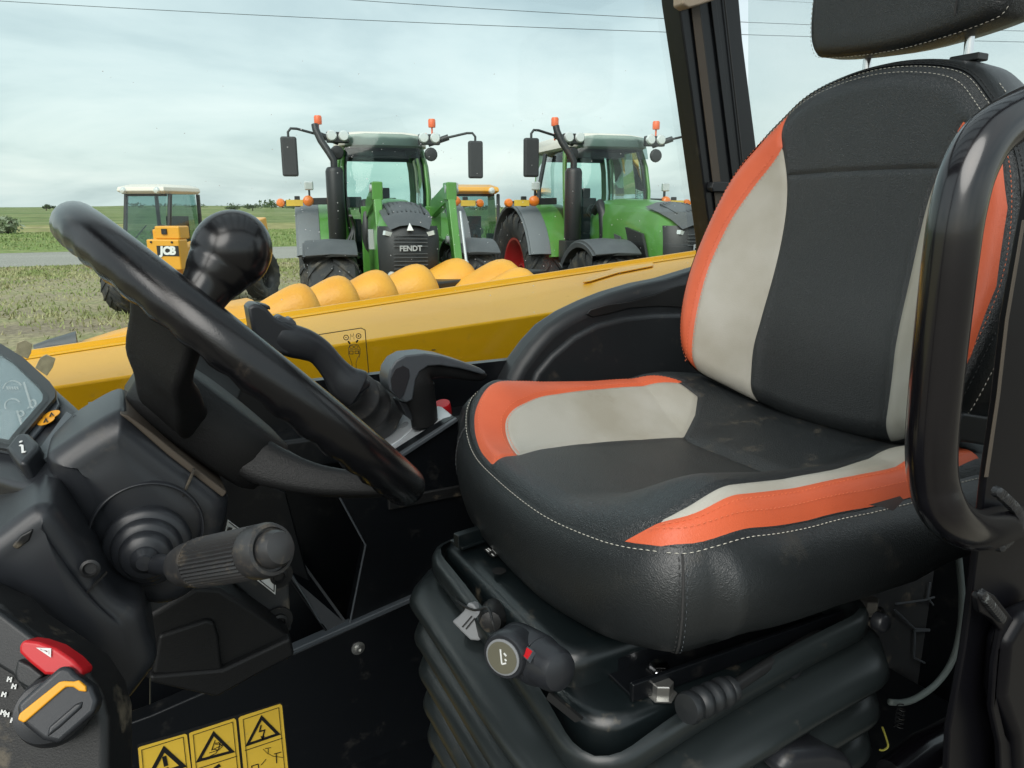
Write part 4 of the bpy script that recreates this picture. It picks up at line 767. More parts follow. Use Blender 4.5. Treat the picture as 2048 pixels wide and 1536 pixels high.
# ------------------------------------------------------------------ the machine the photo is taken from: cab shell
cab = thing('open_cab', 'black interior of the open cab around the seat, with far window, pillar and side panels', 'vehicle cab', (.5, 1.1, .9))
WY = 1.05
def pp(name, pts, y, depth, mat, par=cab, bevel=.003, **kw): return prism_px(name, pts, Y(y), depth, mt[mat], par, bevel=bevel, **kw)
build('floor', MB().box((.45, .70, 1.17), (1.7, 1.1, .06)), mt['panel'], cab, bevel=.01)
pp('lower_side_panel', [(-500, 1900), (-500, 1720), (300, 1432), (590, 1306), (850, 1192), (1500, 940), (2600, 700), (2600, 1900)], WY, .03, 'panel')
pp('panel_ledge', [(500, 1338), (590, 1298), (850, 1184), (1000, 1122), (1000, 1134), (850, 1194), (590, 1308), (500, 1350)], WY - .006, .02, 'greysoft', bevel=.002)  # paler grey strip: the panel edge's highlight put into its colour
cs = pp('console_side', [(677, 991), (731, 1090), (699, 1250), (850, 1188), (1500, 930), (1500, 800), (935, 850), (910, 834), (796, 906), (700, 968)], WY + .004, .022, 'panel', bevel=.0025)
pp('front_box_panel', [(440, 930), (572, 985), (610, 1129), (656, 1266), (699, 1250), (590, 1306), (300, 1432), (300, 930)], WY + .07, .02, 'panel')
build('recess_back', MB().box((.40, WY + .17, 1.52), (.9, .02, .6)), mt['panel'], cab)
edge = MB()
E1 = [py(677, 991, WY), py(731, 1090, WY), py(699, 1250, WY)]; edge.tube(E1, .0016, 6)
E2 = [py(572, 1130, WY + .03), py(656, 1268, WY + .01), py(699, 1252, WY)]; edge.tube(E2, .0016, 6)
build('recess_edge', edge, mt['greysoft'], cab)
build('recess_floor', MB().prism([py(610, 1129, WY + .10), py(695, 1246, WY + .005), py(656, 1266, WY + .002), py(560, 1130, WY + .07)], (0, 0, -.004)), mt['panel'], cab)
build('panel_bolt', MB().lathe(py(716, 1296, WY), (0, -1, 0), [(.011, 0), (.011, .0015), (.006, .002), (.006, .005), (.004, .0055), (.004, .003)], 18), mt['steel'], cab, ang=40)
build('far_sill', MB().box((.55, 1.20, 1.715), (2.4, .10, .055)).box((.55, 1.262, 1.60), (2.4, .03, .34)), mt['panel'], cab, bevel=.008)
sf = MB().box((.62, 1.15, 1.645), (.55, .2, .02))
for k in range(5): sf.box((.56 + .035 * k, 1.11 + .015 * (k % 2), 1.660), (.028, .05, .012))
build('console_shelf', sf, mt['dusty'], cab, bevel=.003)
for p in ((955, 800), (1005, 790), (930, 826)): build('shelf_bolt', MB().lathe(onp(p, Z(1.668)), (0, 0, 1), [(.006, 0), (.006, .003), (.003, .004)], 10), mt['steel'], cab)
# far window with frit, pillars, rear quarter light
WG = 1.245
glass_pts = [(-700, 1060), (1005, 745), (1440, 664), (1420, 430), (1355, -30), (1340, -180), (-700, -180)]
win = prism_px('side_window', glass_pts, Y(WG), .005, mt['pane'], cab, bevel=0)
ft = MB(); fd = py(0, 0, WG - .001)
def dots(a, b, n, rows, per):
    for k in range(n):
        for r_ in range(rows):
            p = a + (b - a) * ((k + .5 * (r_ % 2)) / n) + per * r_; rr_ = .0017 * (1 - .22 * r_)
            ft.add([p + A([rr_ * math.cos(q * math.pi / 3), 0, rr_ * math.sin(q * math.pi / 3)]) for q in range(6)], [(0, 1, 2, 3, 4, 5)])
a_, b_ = py(215, 882, WG - .0006), py(1140, 706, WG - .0006); nn_ = int(np.linalg.norm(b_ - a_) / .0046); dots(a_, b_, nn_, 4, A([0, 0, .0042]))
a_, b_ = py(1427, 470, WG - .0006), py(1352, -30, WG - .0006); nn_ = int(np.linalg.norm(b_ - a_) / .0046); dots(a_, b_, nn_, 4, A([-.0042, 0, -.0006]))
build('frit_dots', ft, mt['decal_k'], win)
pp('frit_band', [(180, 893), (215, 886), (1140, 710), (1300, 680), (1300, 704), (180, 920)], WG - .002, .002, 'decal_k', win, bevel=0)
build('window_seal', MB().tube([py(190, 908, WG - .012), py(1300, 697, WG - .012)], .006, 8), mt['satin2'], win)
# dried specks on the pane
sp = MB()
for k in range(230):
    a, b = RNG.uniform(560, 1400), RNG.uniform(230, 600)
    if k % 4 == 0: a, b = RNG.uniform(200, 1400), RNG.uniform(120, 640)
    p = py(a, b, WG - .0008); r_ = RNG.uniform(.0005, .0013); w_ = r_ * RNG.uniform(.4, 1); t_ = RNG.uniform(0, 3)
    sp.add([p + A([r_ * math.cos(t_ + q) , 0, w_ * math.sin(t_ + q)]) for q in (0, 1.26, 2.5, 3.77, 5.0)], [(0, 1, 2, 3, 4)])
build('speck', sp, mt['white'], win)
# joystick diagram printed on the pane
gp_ = Y(WG - .001); dg = MB()
def st(pts, w=.0011, closed=False): dg.ribbon([onp(p, gp_) for p in pts], w, (0, -1, 0), closed)
st([(620, 672), (722, 656), (730, 660), (739, 764)], .0014)
def arc(cx_, cy_, rx, ry, n=12, a0=0, a1=360): return [(cx_ + rx * math.cos(R(a0 + (a1 - a0) * k / n)), cy_ + ry * math.sin(R(a0 + (a1 - a0) * k / n))) for k in range(n + (a1 - a0 < 360))]
st(arc(692, 675, 5, 5, 8), .0013, True); st(arc(717, 672, 5, 5, 8), .0013, True); st([(690, 675), (694, 675)]); st([(715, 672), (719, 672)]); st([(717, 670), (717, 674)])
st([(700, 680), (701, 668), (704, 674), (707, 667), (708, 679)], .0006)
for a, b in (((700, 688), (696, 682)), ((712, 685), (716, 680))): st([a, b], .0030)
st([(697, 696), (700, 690), (708, 688), (716, 690), (720, 697), (720, 708), (715, 716), (712, 726), (713, 752), (704, 752), (704, 728), (700, 716), (697, 708)], .0008, True)
st(arc(703, 694, 4, 3, 8), .0007, True); st(arc(712, 694, 4, 3, 8), .0007, True); st([(699, 702), (706, 702), (706, 708), (699, 708)], .0011, True); st([(710, 702), (717, 702), (717, 707), (710, 707)], .0011, True); st([(703, 752), (703, 730)], .0006); st([(718, 700), (719, 715)], .0006); st([(699, 699), (718, 699)], .0006)
build('control_diagram', dg, mt['decal_k'], win)
# rear pillar (leaning), its grooves, clip and headliner corner
pil = pp('pillar', [(1350, -60), (1356, 0), (1385, 200), (1422, 480), (1424, 640), (1560, 640), (1514, 300), (1486, 80), (1474, -60)], 1.215, .05, 'panel', bevel=.004)
for x_a, x_b, w_, m_n in ((1372, 1434, .018, 'brown'), (1388, 1448, .003, 'decal_k'), (1412, 1474, .012, 'panel'), (1440, 1496, .003, 'decal_k')):
    build('trim_strip', MB().bar(py(x_a, -60, 1.211), py(x_b, 440, 1.211), w_, .004, (0, 1, 0)) if False else MB().prism([py(x_a, -60, 1.212), py(x_a + w_ * 900, -60, 1.212), py(x_b + w_ * 900, 440, 1.212), py(x_b, 440, 1.212)], (0, -.0025, 0)), mt[m_n], pil, bevel=.001)
pp('window_latch', [(1424, 376), (1427, 364), (1450, 363), (1475, 366), (1475, 385), (1427, 384)], 1.20, .02, 'satin2', pil, bevel=.003)
pp('headliner_corner', [(1366, -60), (1366, 8), (1378, 16), (1400, 10), (1440, -4), (1440, -60)], 1.19, .03, 'beige', bevel=.004)
prism_px('rear_quarter_window', [(1500, -180), (1500, 700), (2700, 700), (2700, -180)], Y(WG + .003), .005, mt['pane'], cab, bevel=0)
# moulded rear side console
ext_ = (.012, .045, 0)
sc_ = pp('side_console', [(1012, 790), (1022, 762), (1040, 728), (1068, 690), (1100, 655), (1140, 628), (1185, 606), (1230, 588), (1290, 570), (1340, 560), (1470, 520), (1620, 500), (1620, 960), (1300, 960), (1060, 860)], 1.16, .07, 'satin2', bevel=.022, seg=6)
pp('console_lip', [(1066, 800), (1062, 775), (1075, 745), (1105, 710), (1150, 672), (1195, 648), (1250, 634), (1310, 627), (1380, 626), (1500, 626), (1500, 820), (1160, 830)], 1.148, .02, 'satin2', par=sc_, bevel=.012, seg=5)
pp('storage_pocket', [(1174, 628), (1182, 620), (1215, 610), (1260, 604), (1310, 590), (1350, 574), (1420, 558), (1420, 618), (1320, 612), (1260, 616), (1215, 628), (1185, 634)], 1.156, .004, 'decal_k', par=sc_, bevel=.001)
# rear bulkhead seen under the seat, with crossed netting
bh = pp('rear_panel', [(1700, 1020), (1990, 960), (1990, 1640), (1600, 1640)], .80, .02, 'rearm')
nt_ = MB()
for path in ([(1860, 1165), (1855, 1195), (1890, 1240)], [(1792, 1208), (1850, 1200), (1905, 1183)], [(1790, 1220), (1830, 1258), (1895, 1260)], [(1830, 1258), (1828, 1315), (1858, 1330)], [(1905, 1260), (1830, 1262)]): nt_.tube([py(*p, .792) for p in path], .0022, 6)
build('netting', nt_, mt['greysoft'], bh)
build('seat_wire', MB().tube(catmull([py(*p, .62) for p in ((1915, 1095), (1921, 1150), (1924, 1200), (1920, 1260), (1905, 1320), (1875, 1365), (1835, 1395), (1805, 1405), (1780, 1404))], 6, False), .0052, 10), mt['wire'], cab, ang=180)
build('yellow_wire', MB().tube(catmull([py(*p, .60) for p in ((1765, 1455), (1772, 1475), (1776, 1492), (1768, 1500), (1760, 1500))], 5, False), .0016, 6), M('yellow_wire_coat', (.45, .42, .08), .5), cab)
build('coil_spring', MB().tube([py(1803, 1412, .60) + A([.006 * math.cos(t), .006 * math.sin(t), -.0012 * t]) for t in np.arange(0, 34, .5)], .0011, 5), mt['dusty'], cab)
pp('rear_cover', [(1560, 1560), (1575, 1520), (1600, 1508), (1660, 1502), (1700, 1514), (1730, 1560)], .42, .06, 'satin', bevel=.012, seg=5)
build('floor_tube', MB().tube([py(1790, 1560, .42), py(1850, 1510, .42), py(1905, 1478, .42), py(1960, 1520, .40), py(1990, 1600, .40)], .024, 16), mt['gloss'], cab)
# near door post with the welded hook plate and the bent grab rail
post = pp('door_post', [(2052, 430), (2013, 640), (1996, 790), (1972, 955), (1957, 1090), (1930, 1300), (1900, 1460), (1890, 1660), (2500, 1660), (2500, -300), (2200, -300)], .30, .006, 'postblk', bevel=.002)
pp('post_seal', [(2046, 440), (2052, 440), (2018, 640), (2001, 790), (1977, 955), (1970, 955), (1995, 790), (2012, 640)], .2985, .001, 'brown', par=post, bevel=.001)
pp('welded_hook', [(1955, 1196), (1962, 1186), (1978, 1184), (1992, 1192), (2010, 1215), (2030, 1240), (2020, 1262), (2000, 1300), (1994, 1390), (2012, 1470), (2030, 1500), (2040, 1640), (2006, 1640), (2000, 1490), (1985, 1420), (1990, 1330), (2003, 1262), (1985, 1240), (1960, 1225)], .282, .006, 'postblk', par=post, bevel=.002)
pp('frame_flange', [(2016, 1290), (2048, 1235), (2120, 1200), (2120, 1640), (2044, 1640), (2034, 1480), (2006, 1400)], .276, .02, 'postblk', par=post, bevel=.008)
ws = MB()
for k in range(34):
    t_ = k / 33; q = py(2000 + 44 * math.sin(t_ * 3.0), 985 + 110 * t_, .272); ws.lathe(q, nrm((-.2, -1, RNG.uniform(-.2, .2))), [(.0042, -.004), (.0036, .0002), (.001, .001)], 8)
for k in range(12): q = py(1968 + k * 3.5, 1190 + 4.4 * k, .279); ws.lathe(q, (0, -1, 0), [(.004, -.003), (.0035, .0008), (.001, .0016)], 7)
build('weld_bead', ws, M('scuffed_weld', (.02, .021, .023), .3, dirt=((.3, .32, .32), 160, .58, .7)), post, ang=60)
RY = .255
rp = catmull([py(2150, 222, RY), py(2080, 216, RY), py(2028, 236, RY), py(1974, 276, RY), py(1936, 342, RY), py(1914, 425, RY), py(1900, 520, RY), py(1886, 640, RY), py(1873, 760, RY), py(1863, 880, RY), py(1866, 960, RY), py(1886, 1018, RY - .004), py(1924, 1052, RY), py(1964, 1060, RY + .012), py(2002, 1050, RY + .03), py(2040, 1040, RY + .05)], 6, False)
dist = [np.linalg.norm(p - CAM) for p in rp]
build('grab_rail', MB().tube(rp, [.0143] * len(rp), 28), mt['gloss'], cab, ang=180)
# roof of the cab: frame, open bars with sky between them, dark liner front and rear
rfm = MB()
for x_ in np.linspace(-.25, 1.05, 8): rfm.box((x_, .74, 2.86), (.028, 1.06, .05))
rfm.box((.4, .20, 2.83), (1.6, .09, .10)).box((.4, 1.27, 2.83), (1.6, .09, .10)).box((-.48, .74, 2.82), (.28, 1.1, .09)).box((1.36, .74, 2.80), (.40, 1.1, .09))
build('roof_guard', rfm, mt['panel'], cab, bevel=.008)
build('front_posts', MB().bar((-.60, .22, 1.2), (-.45, .22, 2.82), .06, .06).bar((-.60, 1.26, 1.2), (-.45, 1.26, 2.82), .06, .06), mt['panel'], cab, bevel=.008)
build('rear_wall', MB().box((1.42, .74, 1.55), (.04, 1.05, .9)), mt['panel'], cab, bevel=.01)
build('chassis_side', MB().box((.3, .62, .85), (3.2, .9, .55)), mt['panel'], cab, bevel=.03)
# ------------------------------------------------------------------ lifting boom outside the far window
by0, by1 = 1.55, 1.95
Q = lambda a, b: A(a) + (A(b) - A(a))
n0, n1 = py(130, 770, by0), py(1370, 585, by0); f0, f1 = py(60, 712, by1), py(1370, 512, by1)
dn_ = n1 - n0; df_ = f1 - f0; N0, N1 = n0 - dn_ * .12, n1 + dn_ * .9; F0, F1 = f0 - df_ * .02, f1 + df_ * .9
bmh = thing('lifting_boom', 'long yellow lifting boom running past the far cab window', 'boom', tuple(N0 - A([0, 0, .5])))
L0 = [N0, F0, F0 - A([0, 0, .36]), N0 - A([0, 0, .38])]; L1 = [N1, F1, F1 - A([0, 0, .42]), N1 - A([0, 0, .46])]
build('boom_beam', MB().loft([L0, L1], cap0=True, cap1=True), mt['boom'], bmh, bevel=.006, seg=3)
u_ = nrm(F1 - F0); inw = nrm(N0 - F0); inw = nrm(inw - u_ * (inw @ u_)); up_ = np.cross(u_, inw); up_ = up_ if up_[2] > 0 else -up_
build('upper_lip', MB().loft([[F0 + up_ * .001, F0 + up_ * .014, F0 + inw * .012 + up_ * .014, F0 + inw * .020 + up_ * .004, F0 + inw * .045 + up_ * .003, F0 + inw * .048 + up_ * .0012], [F1 + up_ * .001, F1 + up_ * .014, F1 + inw * .012 + up_ * .014, F1 + inw * .020 + up_ * .004, F1 + inw * .045 + up_ * .003, F1 + inw * .048 + up_ * .0012]], cap0=True, cap1=True), mt['boom'], bmh, bevel=.0015)
tp = (F0 + up_ * .003, up_); gr = [onp(p, tp) for p in ((1166, 566), (1175, 556), (1230, 538), (1306, 527), (1306, 533), (1235, 547), (1180, 564))]
build('weld_tab', MB().prism(gr, up_ * .003), mt['boom'], bmh, bevel=.001)
sc2 = MB()
for k in range(26):
    x_ = RNG.uniform(.1, 1.3); f_ = RNG.uniform(.15, .85); base_ = N0 + (F0 - N0) * f_ if k % 2 else N0 - A([0, 0, .25 * f_]); q_ = base_ + (N1 - N0) * (x_ / 2.6 + .06); nn_ = up_ if k % 2 else A([0, -1, 0]); t_ = nrm((N1 - N0) + RNG.normal(0, .25, 3)); t_ = t_ - nn_ * (t_ @ nn_); sc2.ribbon([q_, q_ + t_ * RNG.uniform(.006, .03)], RNG.uniform(.0008, .0022), nn_, th=.0015)
build('scratch', sc2, mt['brown'], bmh)
for k, pts in enumerate((((34, 686), (50, 680), (64, 688), (62, 706), (56, 718), (30, 708)), ((80, 716), (92, 709), (111, 717), (106, 734), (94, 752), (70, 736)))):
    prism_px('cardboard_tag', pts, Y(1.50), .004, mt['kraft'], None, bevel=.001, label=('crumpled brown card at the far left behind the gauge housing' if k == 0 else 'crumpled brown card just above the top edge of the gauge housing'), cat='cardboard', group='crumpled brown cards')
# ------------------------------------------------------------------ steering wheel
ra, rb_ = ray(151, 447), ray(812, 972); SN = nrm(np.cross(ra, rb_)); SN = SN if SN[2] > 0 else -SN
E1v = nrm(ra * 0 + (rb_ / np.linalg.norm(rb_) - ra / np.linalg.norm(ra))); mid = nrm(ra / np.linalg.norm(ra) + rb_ / np.linalg.norm(rb_)); E2v = np.cross(SN, E1v); E2v = E2v if E2v @ mid > 0 else -E2v
half = math.acos(np.clip((ra @ rb_) / np.linalg.norm(ra) / np.linalg.norm(rb_), -1, 1)) / 2
RR, RM = .194, .0193
WC = CAM + mid * (RR / math.sin(half))
print('wheel centre', WC, SN)
sw = thing('steering_wheel', 'black steering wheel seen edge-on with a round spinner knob', 'steering wheel', tuple(WC))
rim = MB(); NA, NB = 160, 24; V = []; F = []
for i in range(NA):
    a = 2 * math.pi * i / NA; rad = math.cos(a) * E1v + math.sin(a) * E2v; c = WC + rad * RR
    for j in range(NB):
        b = 2 * math.pi * j / NB; cb, sb = math.cos(b), math.sin(b); low = max(0, -sb * .8 - cb * .35); rr_ = RM * (1 + .0) + .0016 * low * math.sin(a * 44)
        V.append(c + rad * (cb * rr_ * .98) + SN * (sb * rr_))
for i in range(NA):
    for j in range(NB): F.append((i * NB + j, i * NB + (j + 1) % NB, ((i + 1) % NA) * NB + (j + 1) % NB, ((i + 1) % NA) * NB + j))
build('rim', (np.array(V), F), mt['rimblk'], sw, ang=180)
HB = WC - SN * .067 + E1v * .004
def ringp(a, r=RR, n=0.0): return WC + (math.cos(R(a)) * E1v + math.sin(R(a)) * E2v) * r + SN * n
def flatloop(c, wv, tv, w, t, k=.32, n=32, chan=0.0):
    L = []
    for q in range(n):
        a = 2 * math.pi * q / n; ca, sa = math.cos(a), math.sin(a); L.append(c + wv * w * np.sign(ca) * abs(ca) ** k + tv * t * np.sign(sa) * abs(sa) ** k * (1 - chan * max(0, 1 - (abs(ca) / .62) ** 4)))
    return L
hubl = []
for (s, r_) in ((-.030, .064), (-.026, .070), (0, .076), (.018, .075), (.026, .068), (.029, .05), (.030, .02)):
    hubl.append([HB + SN * s + r_ * (1 + .10 * math.cos(3 * (a - R(100)))) * (math.cos(a) * E1v + math.sin(a) * E2v) for a in np.linspace(0, 2 * math.pi, 48, endpoint=False)])
build('hub', MB().loft(hubl, cap0=True, cap1=True), mt['grain'], sw, ang=60)
def spoke(a, wr, wh, path, name='spoke'):
    rad = math.cos(R(a)) * E1v + math.sin(R(a)) * E2v; tan = np.cross(SN, rad); L = []
    P = catmull([WC + rad * r_ + SN * n_ for r_, n_, t_ in path], 4, False); tt = catmull([A([t_, 0, 0]) for *_, t_ in path], 4, False); rd_ = catmull([A([r_, 0, 0]) for r_, _, t_ in path], 4, False); P = [p + E1v * .004 * max(0, 1 - q[0] / .13) for p, q in zip(P, rd_)]
    for i, p in enumerate(P):
        f = i / (len(P) - 1); d = nrm(P[min(i + 1, len(P) - 1)] - P[max(i - 1, 0)]); nn = nrm(np.cross(tan, d)); w = wh + (wr - wh) * f ** 1.5; L.append(flatloop(p, tan, nn, w, tt[i][0], .45, chan=.12))
    return build(name, MB().loft(L, cap0=True, cap1=True), mt['grain'], sw, ang=60)
spoke(246, .037, .0255, [(.02, -.076, .016), (.045, -.075, .017), (.075, -.069, .018), (.105, -.056, .014), (.135, -.045, .0105), (.16, -.022, .009), (.18, -.008, .009), (.193, -.004, .010)])
spoke(340, .024, .036, [(-.01, -.068, .024), (.03, -.068, .024), (.07, -.066, .024), (.10, -.058, .020), (.13, -.045, .016), (.16, -.026, .013), (.18, -.012, .011), (.193, -.006, .010)])
spoke(100, .030, .040, [(.03, -.080, .018), (.07, -.066, .014), (.105, -.055, .010), (.135, -.04, .008), (.16, -.02, .008), (.18, -.008, .008), (.193, -.004, .010)])
kb = onp((400, 595), (ringp(246) , -E2v)); 
KD = .0
kc = CAM + ray(463, 502) * (np.linalg.norm(ringp(240) - CAM) + .03) / np.linalg.norm(ray(463, 502))
k0 = CAM + ray(398, 598) * (np.linalg.norm(ringp(240) - CAM) + .02) / np.linalg.norm(ray(398, 598))
ka = nrm(kc - k0); kl = np.linalg.norm(kc - k0)
print('knob', kc, kl, (ka @ SN))
KR = .0308
kp = [tuple(p[:2]) for p in catmull([A([a, b, 0]) for a, b in ((.0215, -.022), (.0198, -.009), (.0190, 0), (.0205, kl - .034), (.0231, kl - .027), (.0257, kl - .0185))], 4, False)]
kp += [(KR * math.sin(t), kl - KR * math.cos(t) * (1.0 if t < 1.57 else 1.10)) for t in np.linspace(1.0, math.pi - .01, 26)]
build('spinner_knob', MB().lathe(k0, ka, kp, 48, cap=False), mt['ball'], sw, ang=180)
# ------------------------------------------------------------------ steering column and its stalk
colm = thing('steering_column', 'black steering column cover with a ribbed indicator stalk below the steering wheel', 'steering column', (.02, .72, 1.55))
CY = .665
dome('column_cover', [(238, 824), (262, 838), (340, 905), (462, 992), (462, 1030), (455, 1065), (430, 1140), (395, 1195), (340, 1225), (292, 1222), (230, 1195), (188, 1120), (140, 1040), (98, 965), (88, 930), (100, 912)], CY, .10, 'satin', colm, .022)
pp('cover_seam', [(387, 938), (392, 940), (352, 1030), (347, 1028)], CY - .0004, .004, 'dusty', colm, bevel=.0005)
pp('neck_ring', [(238, 828), (256, 830), (300, 862), (350, 903), (400, 943), (455, 985), (446, 996), (335, 910), (262, 846)], CY + .006, .10, 'brown', colm, bevel=.004)
pp('ribbed_hose', [(248, 806), (252, 790), (284, 742), (300, 742), (300, 812), (262, 820)], CY + .16, .05, 'satin2', colm, bevel=.008)
dome('lower_shroud', [(-60, 1110), (0, 1068), (60, 1022), (85, 1016), (112, 1020), (150, 1075), (188, 1130), (232, 1200), (290, 1222), (300, 1275), (320, 1325), (300, 1360), (236, 1440), (204, 1436), (130, 1380), (60, 1280), (0, 1210), (-60, 1180)], .60, .12, 'satin', colm, .015)
pp('shroud_seam', [(84, 1278), (87, 1280), (215, 1146), (213, 1143)], .5985, .003, 'decal_k', colm, bevel=0)
for k, (x_, y_) in enumerate(((45, 1078), (48, 1128))):
    pp('slot', [(x_ - 22 + 6 * k, y_ + 16), (x_ - 4, y_ - 6), (x_ + 22, y_ - 20), (x_ + 14, y_ + 4), (x_ - 10, y_ + 22)], .5985, .006, 'dusty', colm, bevel=.0015)
build('cover_screw', MB().lathe(py(180, 1138, .596), (-.1, -1, .2), [(.006, -.004), (.007, 0), (.005, .001), (.004, -.002)], 16), mt['dusty'], colm, ang=40)
# stalk
B0 = py(296, 1092, CY - .010); SA = nrm(py(548, 1098, .475) - py(345, 1140, .575))
bax = nrm(A([-.12, -1, .02]))
bp0 = [(.062, -.006), (.062, .004), (.058, .010), (.050, .0125), (.049, .016), (.048, .022), (.044, .026), (.037, .028), (.036, .033), (.035, .039), (.031, .043), (.020, .046), (.019, .052), (.012, .056), (.011, .060), (.001, .061)]
build('stalk_boot', MB().lathe(B0, bax, [(r_ * .56, h * .6) for r_, h in bp0], 40), mt['satin'], colm, ang=50)
build('boot_recess', MB().lathe(py(296, 1066, CY - .0055), (0, -1, 0), [(.0425, -.004), (.0430, .0002), (.0438, .0007), (.0446, .0002), (.0452, -.004)], 48, cap=False), mt['satin'], colm, ang=180)
s0 = py(305, 1128, .635); s1 = py(362, 1132, .575); s2 = py(548, 1098, .475)
stk = build('indicator_stalk', MB().tube(catmull([s0, (s0 + s1) / 2, s1], 5, False), .0085, 16), mt['satin'], colm, ang=60)
d_ = nrm(s2 - s1); Ls = np.linalg.norm(s2 - s1)
m = MB(); ng = 40; pr = [(.010, -.004), (.0148, .002), (.0168, .012), (.0172, .024)]
m.lathe(s1, d_, pr + [(.0182, .026), (.0182, .030)], 40)
uu = nrm(np.cross(d_, (0, 0, 1))); vv = np.cross(d_, uu); Lp = []
for h in (.030, Ls * .50, Ls - .020):
    Lp.append([s1 + d_ * h + (.0180 + (.0006 if q % 2 else -.0008)) * (math.cos(math.pi * q / ng) * uu + math.sin(math.pi * q / ng) * vv) for q in range(2 * ng)])
m.loft(Lp)
m.lathe(s1, d_, [(.0180, Ls - .021), (.0186, Ls - .018), (.0186, Ls - .006), (.0172, Ls - .002), (.0150, Ls - .0015), (.0146, Ls - .004), (.0128, Ls - .004), (.0124, Ls + .004), (.0105, Ls + .0078), (.006, Ls + .0095), (.0005, Ls + .010)], 40)
build('grip', m, mt['stalk'], stk, ang=32)
# grey bracket, bolts and kick panel behind the stalk
kpn = pp('kick_panel', [(300, 1230), (392, 1175), (440, 1178), (500, 1215), (582, 1272), (588, 1310), (520, 1345), (432, 1392), (300, 1362), (240, 1330)], .80, .10, 'grain', bevel=.006)
pp('raised_pad', [(318, 1272), (415, 1240), (430, 1246), (438, 1275), (446, 1345), (425, 1355), (305, 1350)], .794, .012, 'grain', par=kpn, bevel=.004)
pp('kick_edge', [(300, 1352), (445, 1340), (582, 1276), (590, 1312), (520, 1348), (434, 1396), (300, 1366)], .790, .02, 'grain', par=kpn, bevel=.004)
pp('mount_bracket', [(462, 1165), (530, 1130), (560, 1130), (578, 1170), (584, 1265), (560, 1262), (545, 1248), (528, 1225), (480, 1180)], .84, .03, 'rearm', bevel=.004)
for q in ((557, 1241), (556, 1150)): build('bracket_bolt', MB().lathe(py(*q, .835), (0, -1, 0), [(.017, -.002), (.017, .001), (.010, .0015), (.010, .006), (.007, .007), (.006, .003)], 20), mt['dusty'], cab, ang=40)
sgn = pp('warning_label', [(510, 1158), (553, 1148), (551, 1190)], .833, .002, 'white', bevel=.0005)
sg2 = MB(); sg2.ribbon([py(*p, .8308) for p in ((519, 1160), (549, 1153), (548, 1183))], .0012, (0, -1, 0), True); build('label_print', sg2, mt['decal_k'], sgn)
sgn2 = pp('instruction_label', [(456, 1040), (480, 1058), (478, 1064), (450, 1066)], .80, .002, 'white', bevel=.0005)
sg3 = MB(); sg3.ribbon([py(*p, .7978) for p in ((455, 1058), (463, 1060))], .005, (0, -1, 0)); sg3.ribbon([py(*p, .7978) for p in ((458, 1044), (476, 1058))], .0008, (0, -1, 0)); build('label_print', sg3, mt['decal_k'], sgn2)
# ------------------------------------------------------------------ dashboard with gauges
dash = thing('dashboard', 'black dashboard with glass-covered gauges at the left edge', 'dashboard', (-.1, .8, 1.7))
DP = (CAM + nrm(ray(60, 820)) * .84, nrm((-.25, -.20, .95)))
def dpl(k): return (A(DP[0]) + DP[1] * k, DP[1])
def dd_(name, pts, k, th, mat, par=dash, bevel=.002, **kw): return prism_px(name, pts, dpl(k), th, mt[mat], par, bevel=bevel, **kw)
dd_('gauge_housing', [(-200, 560), (0, 682), (40, 712), (100, 765), (192, 846), (150, 905), (92, 985), (20, 970), (-200, 900)], 0, .06, 'satin', bevel=.006)
dd_('housing_rim', [(-200, 570), (0, 690), (42, 720), (100, 775), (112, 790), (118, 806), (110, 822), (60, 880), (46, 900), (30, 906), (-200, 860)], .004, .004, 'greysoft', bevel=.0015)
gc = dd_('gauge_recess', [(-200, 585), (0, 706), (38, 730), (88, 778), (96, 790), (96, 800), (40, 866), (22, 890), (-200, 850)], .0048, .004, 'face', bevel=.0008)
gm_ = MB(); GP = dpl(.0056)
def gs(pts, w=.0013, c=False): gm_.ribbon([onp(p, GP) for p in pts], w, DP[1], c)
gs(arc(26, 782, 20, 20, 10, 190, 330)); gs(arc(26, 812, 16, 14, 8, 150, 330)); gs([(48, 765), (62, 812)], .0016); gs([(34, 822), (44, 852)], .0016); gs(arc(66, 808, 6, 8, 8), .0016, True); gs(arc(42, 828, 6, 6, 8), .0014, True)
for k in range(5): gs([(14 + 5 * k, 774), (17 + 5 * k, 780)], .0012)
for q in ((50, 848), (38, 842), (56, 818)): gs([q, (q[0] + 5, q[1] - 5)], .0016)
bz_ = MB(); bz_.ribbon([onp(p, dpl(.0062)) for p in ((-200, 580), (0, 700), (38, 724), (90, 773), (101, 789), (100, 803), (43, 870), (24, 895), (-200, 856))], .011, DP[1], th=.003); build('bezel', bz_, mt['blk'], gc)
build('gauge_marking', gm_, mt['white'], gc)
om = MB()
for (x_, y_) in ((92, 842), (103, 830)): om.lathe(onp((x_, y_), dpl(.0045)), DP[1], [(.0075, 0), (.0075, .0006)], 14)
build('warning_lamp', om, mt['yellowline'], dash); om2 = MB(); om2.ribbon([onp(p, dpl(.0054)) for p in ((88, 846), (92, 837), (95, 845))], .0012, DP[1]); om2.ribbon([onp(p, dpl(.0054)) for p in ((100, 834), (103, 826), (107, 832))], .0012, DP[1]); build('lamp_symbol', om2, mt['decal_k'], dash)
dd_('cluster_glass', [(-200, 585), (0, 706), (38, 730), (88, 778), (96, 790), (96, 800), (40, 866), (22, 890), (-200, 850)], .010, .002, 'lens', par=gc, bevel=0)
sb_ = dd_('switch_bank', [(132, 822), (178, 848), (112, 905), (72, 925), (64, 915)], .004, .004, 'greysoft', bevel=.001)
dd_('display', [(138, 850), (150, 865), (118, 890), (106, 888)], .006, .003, 'decal_k', par=sb_, bevel=.0005)
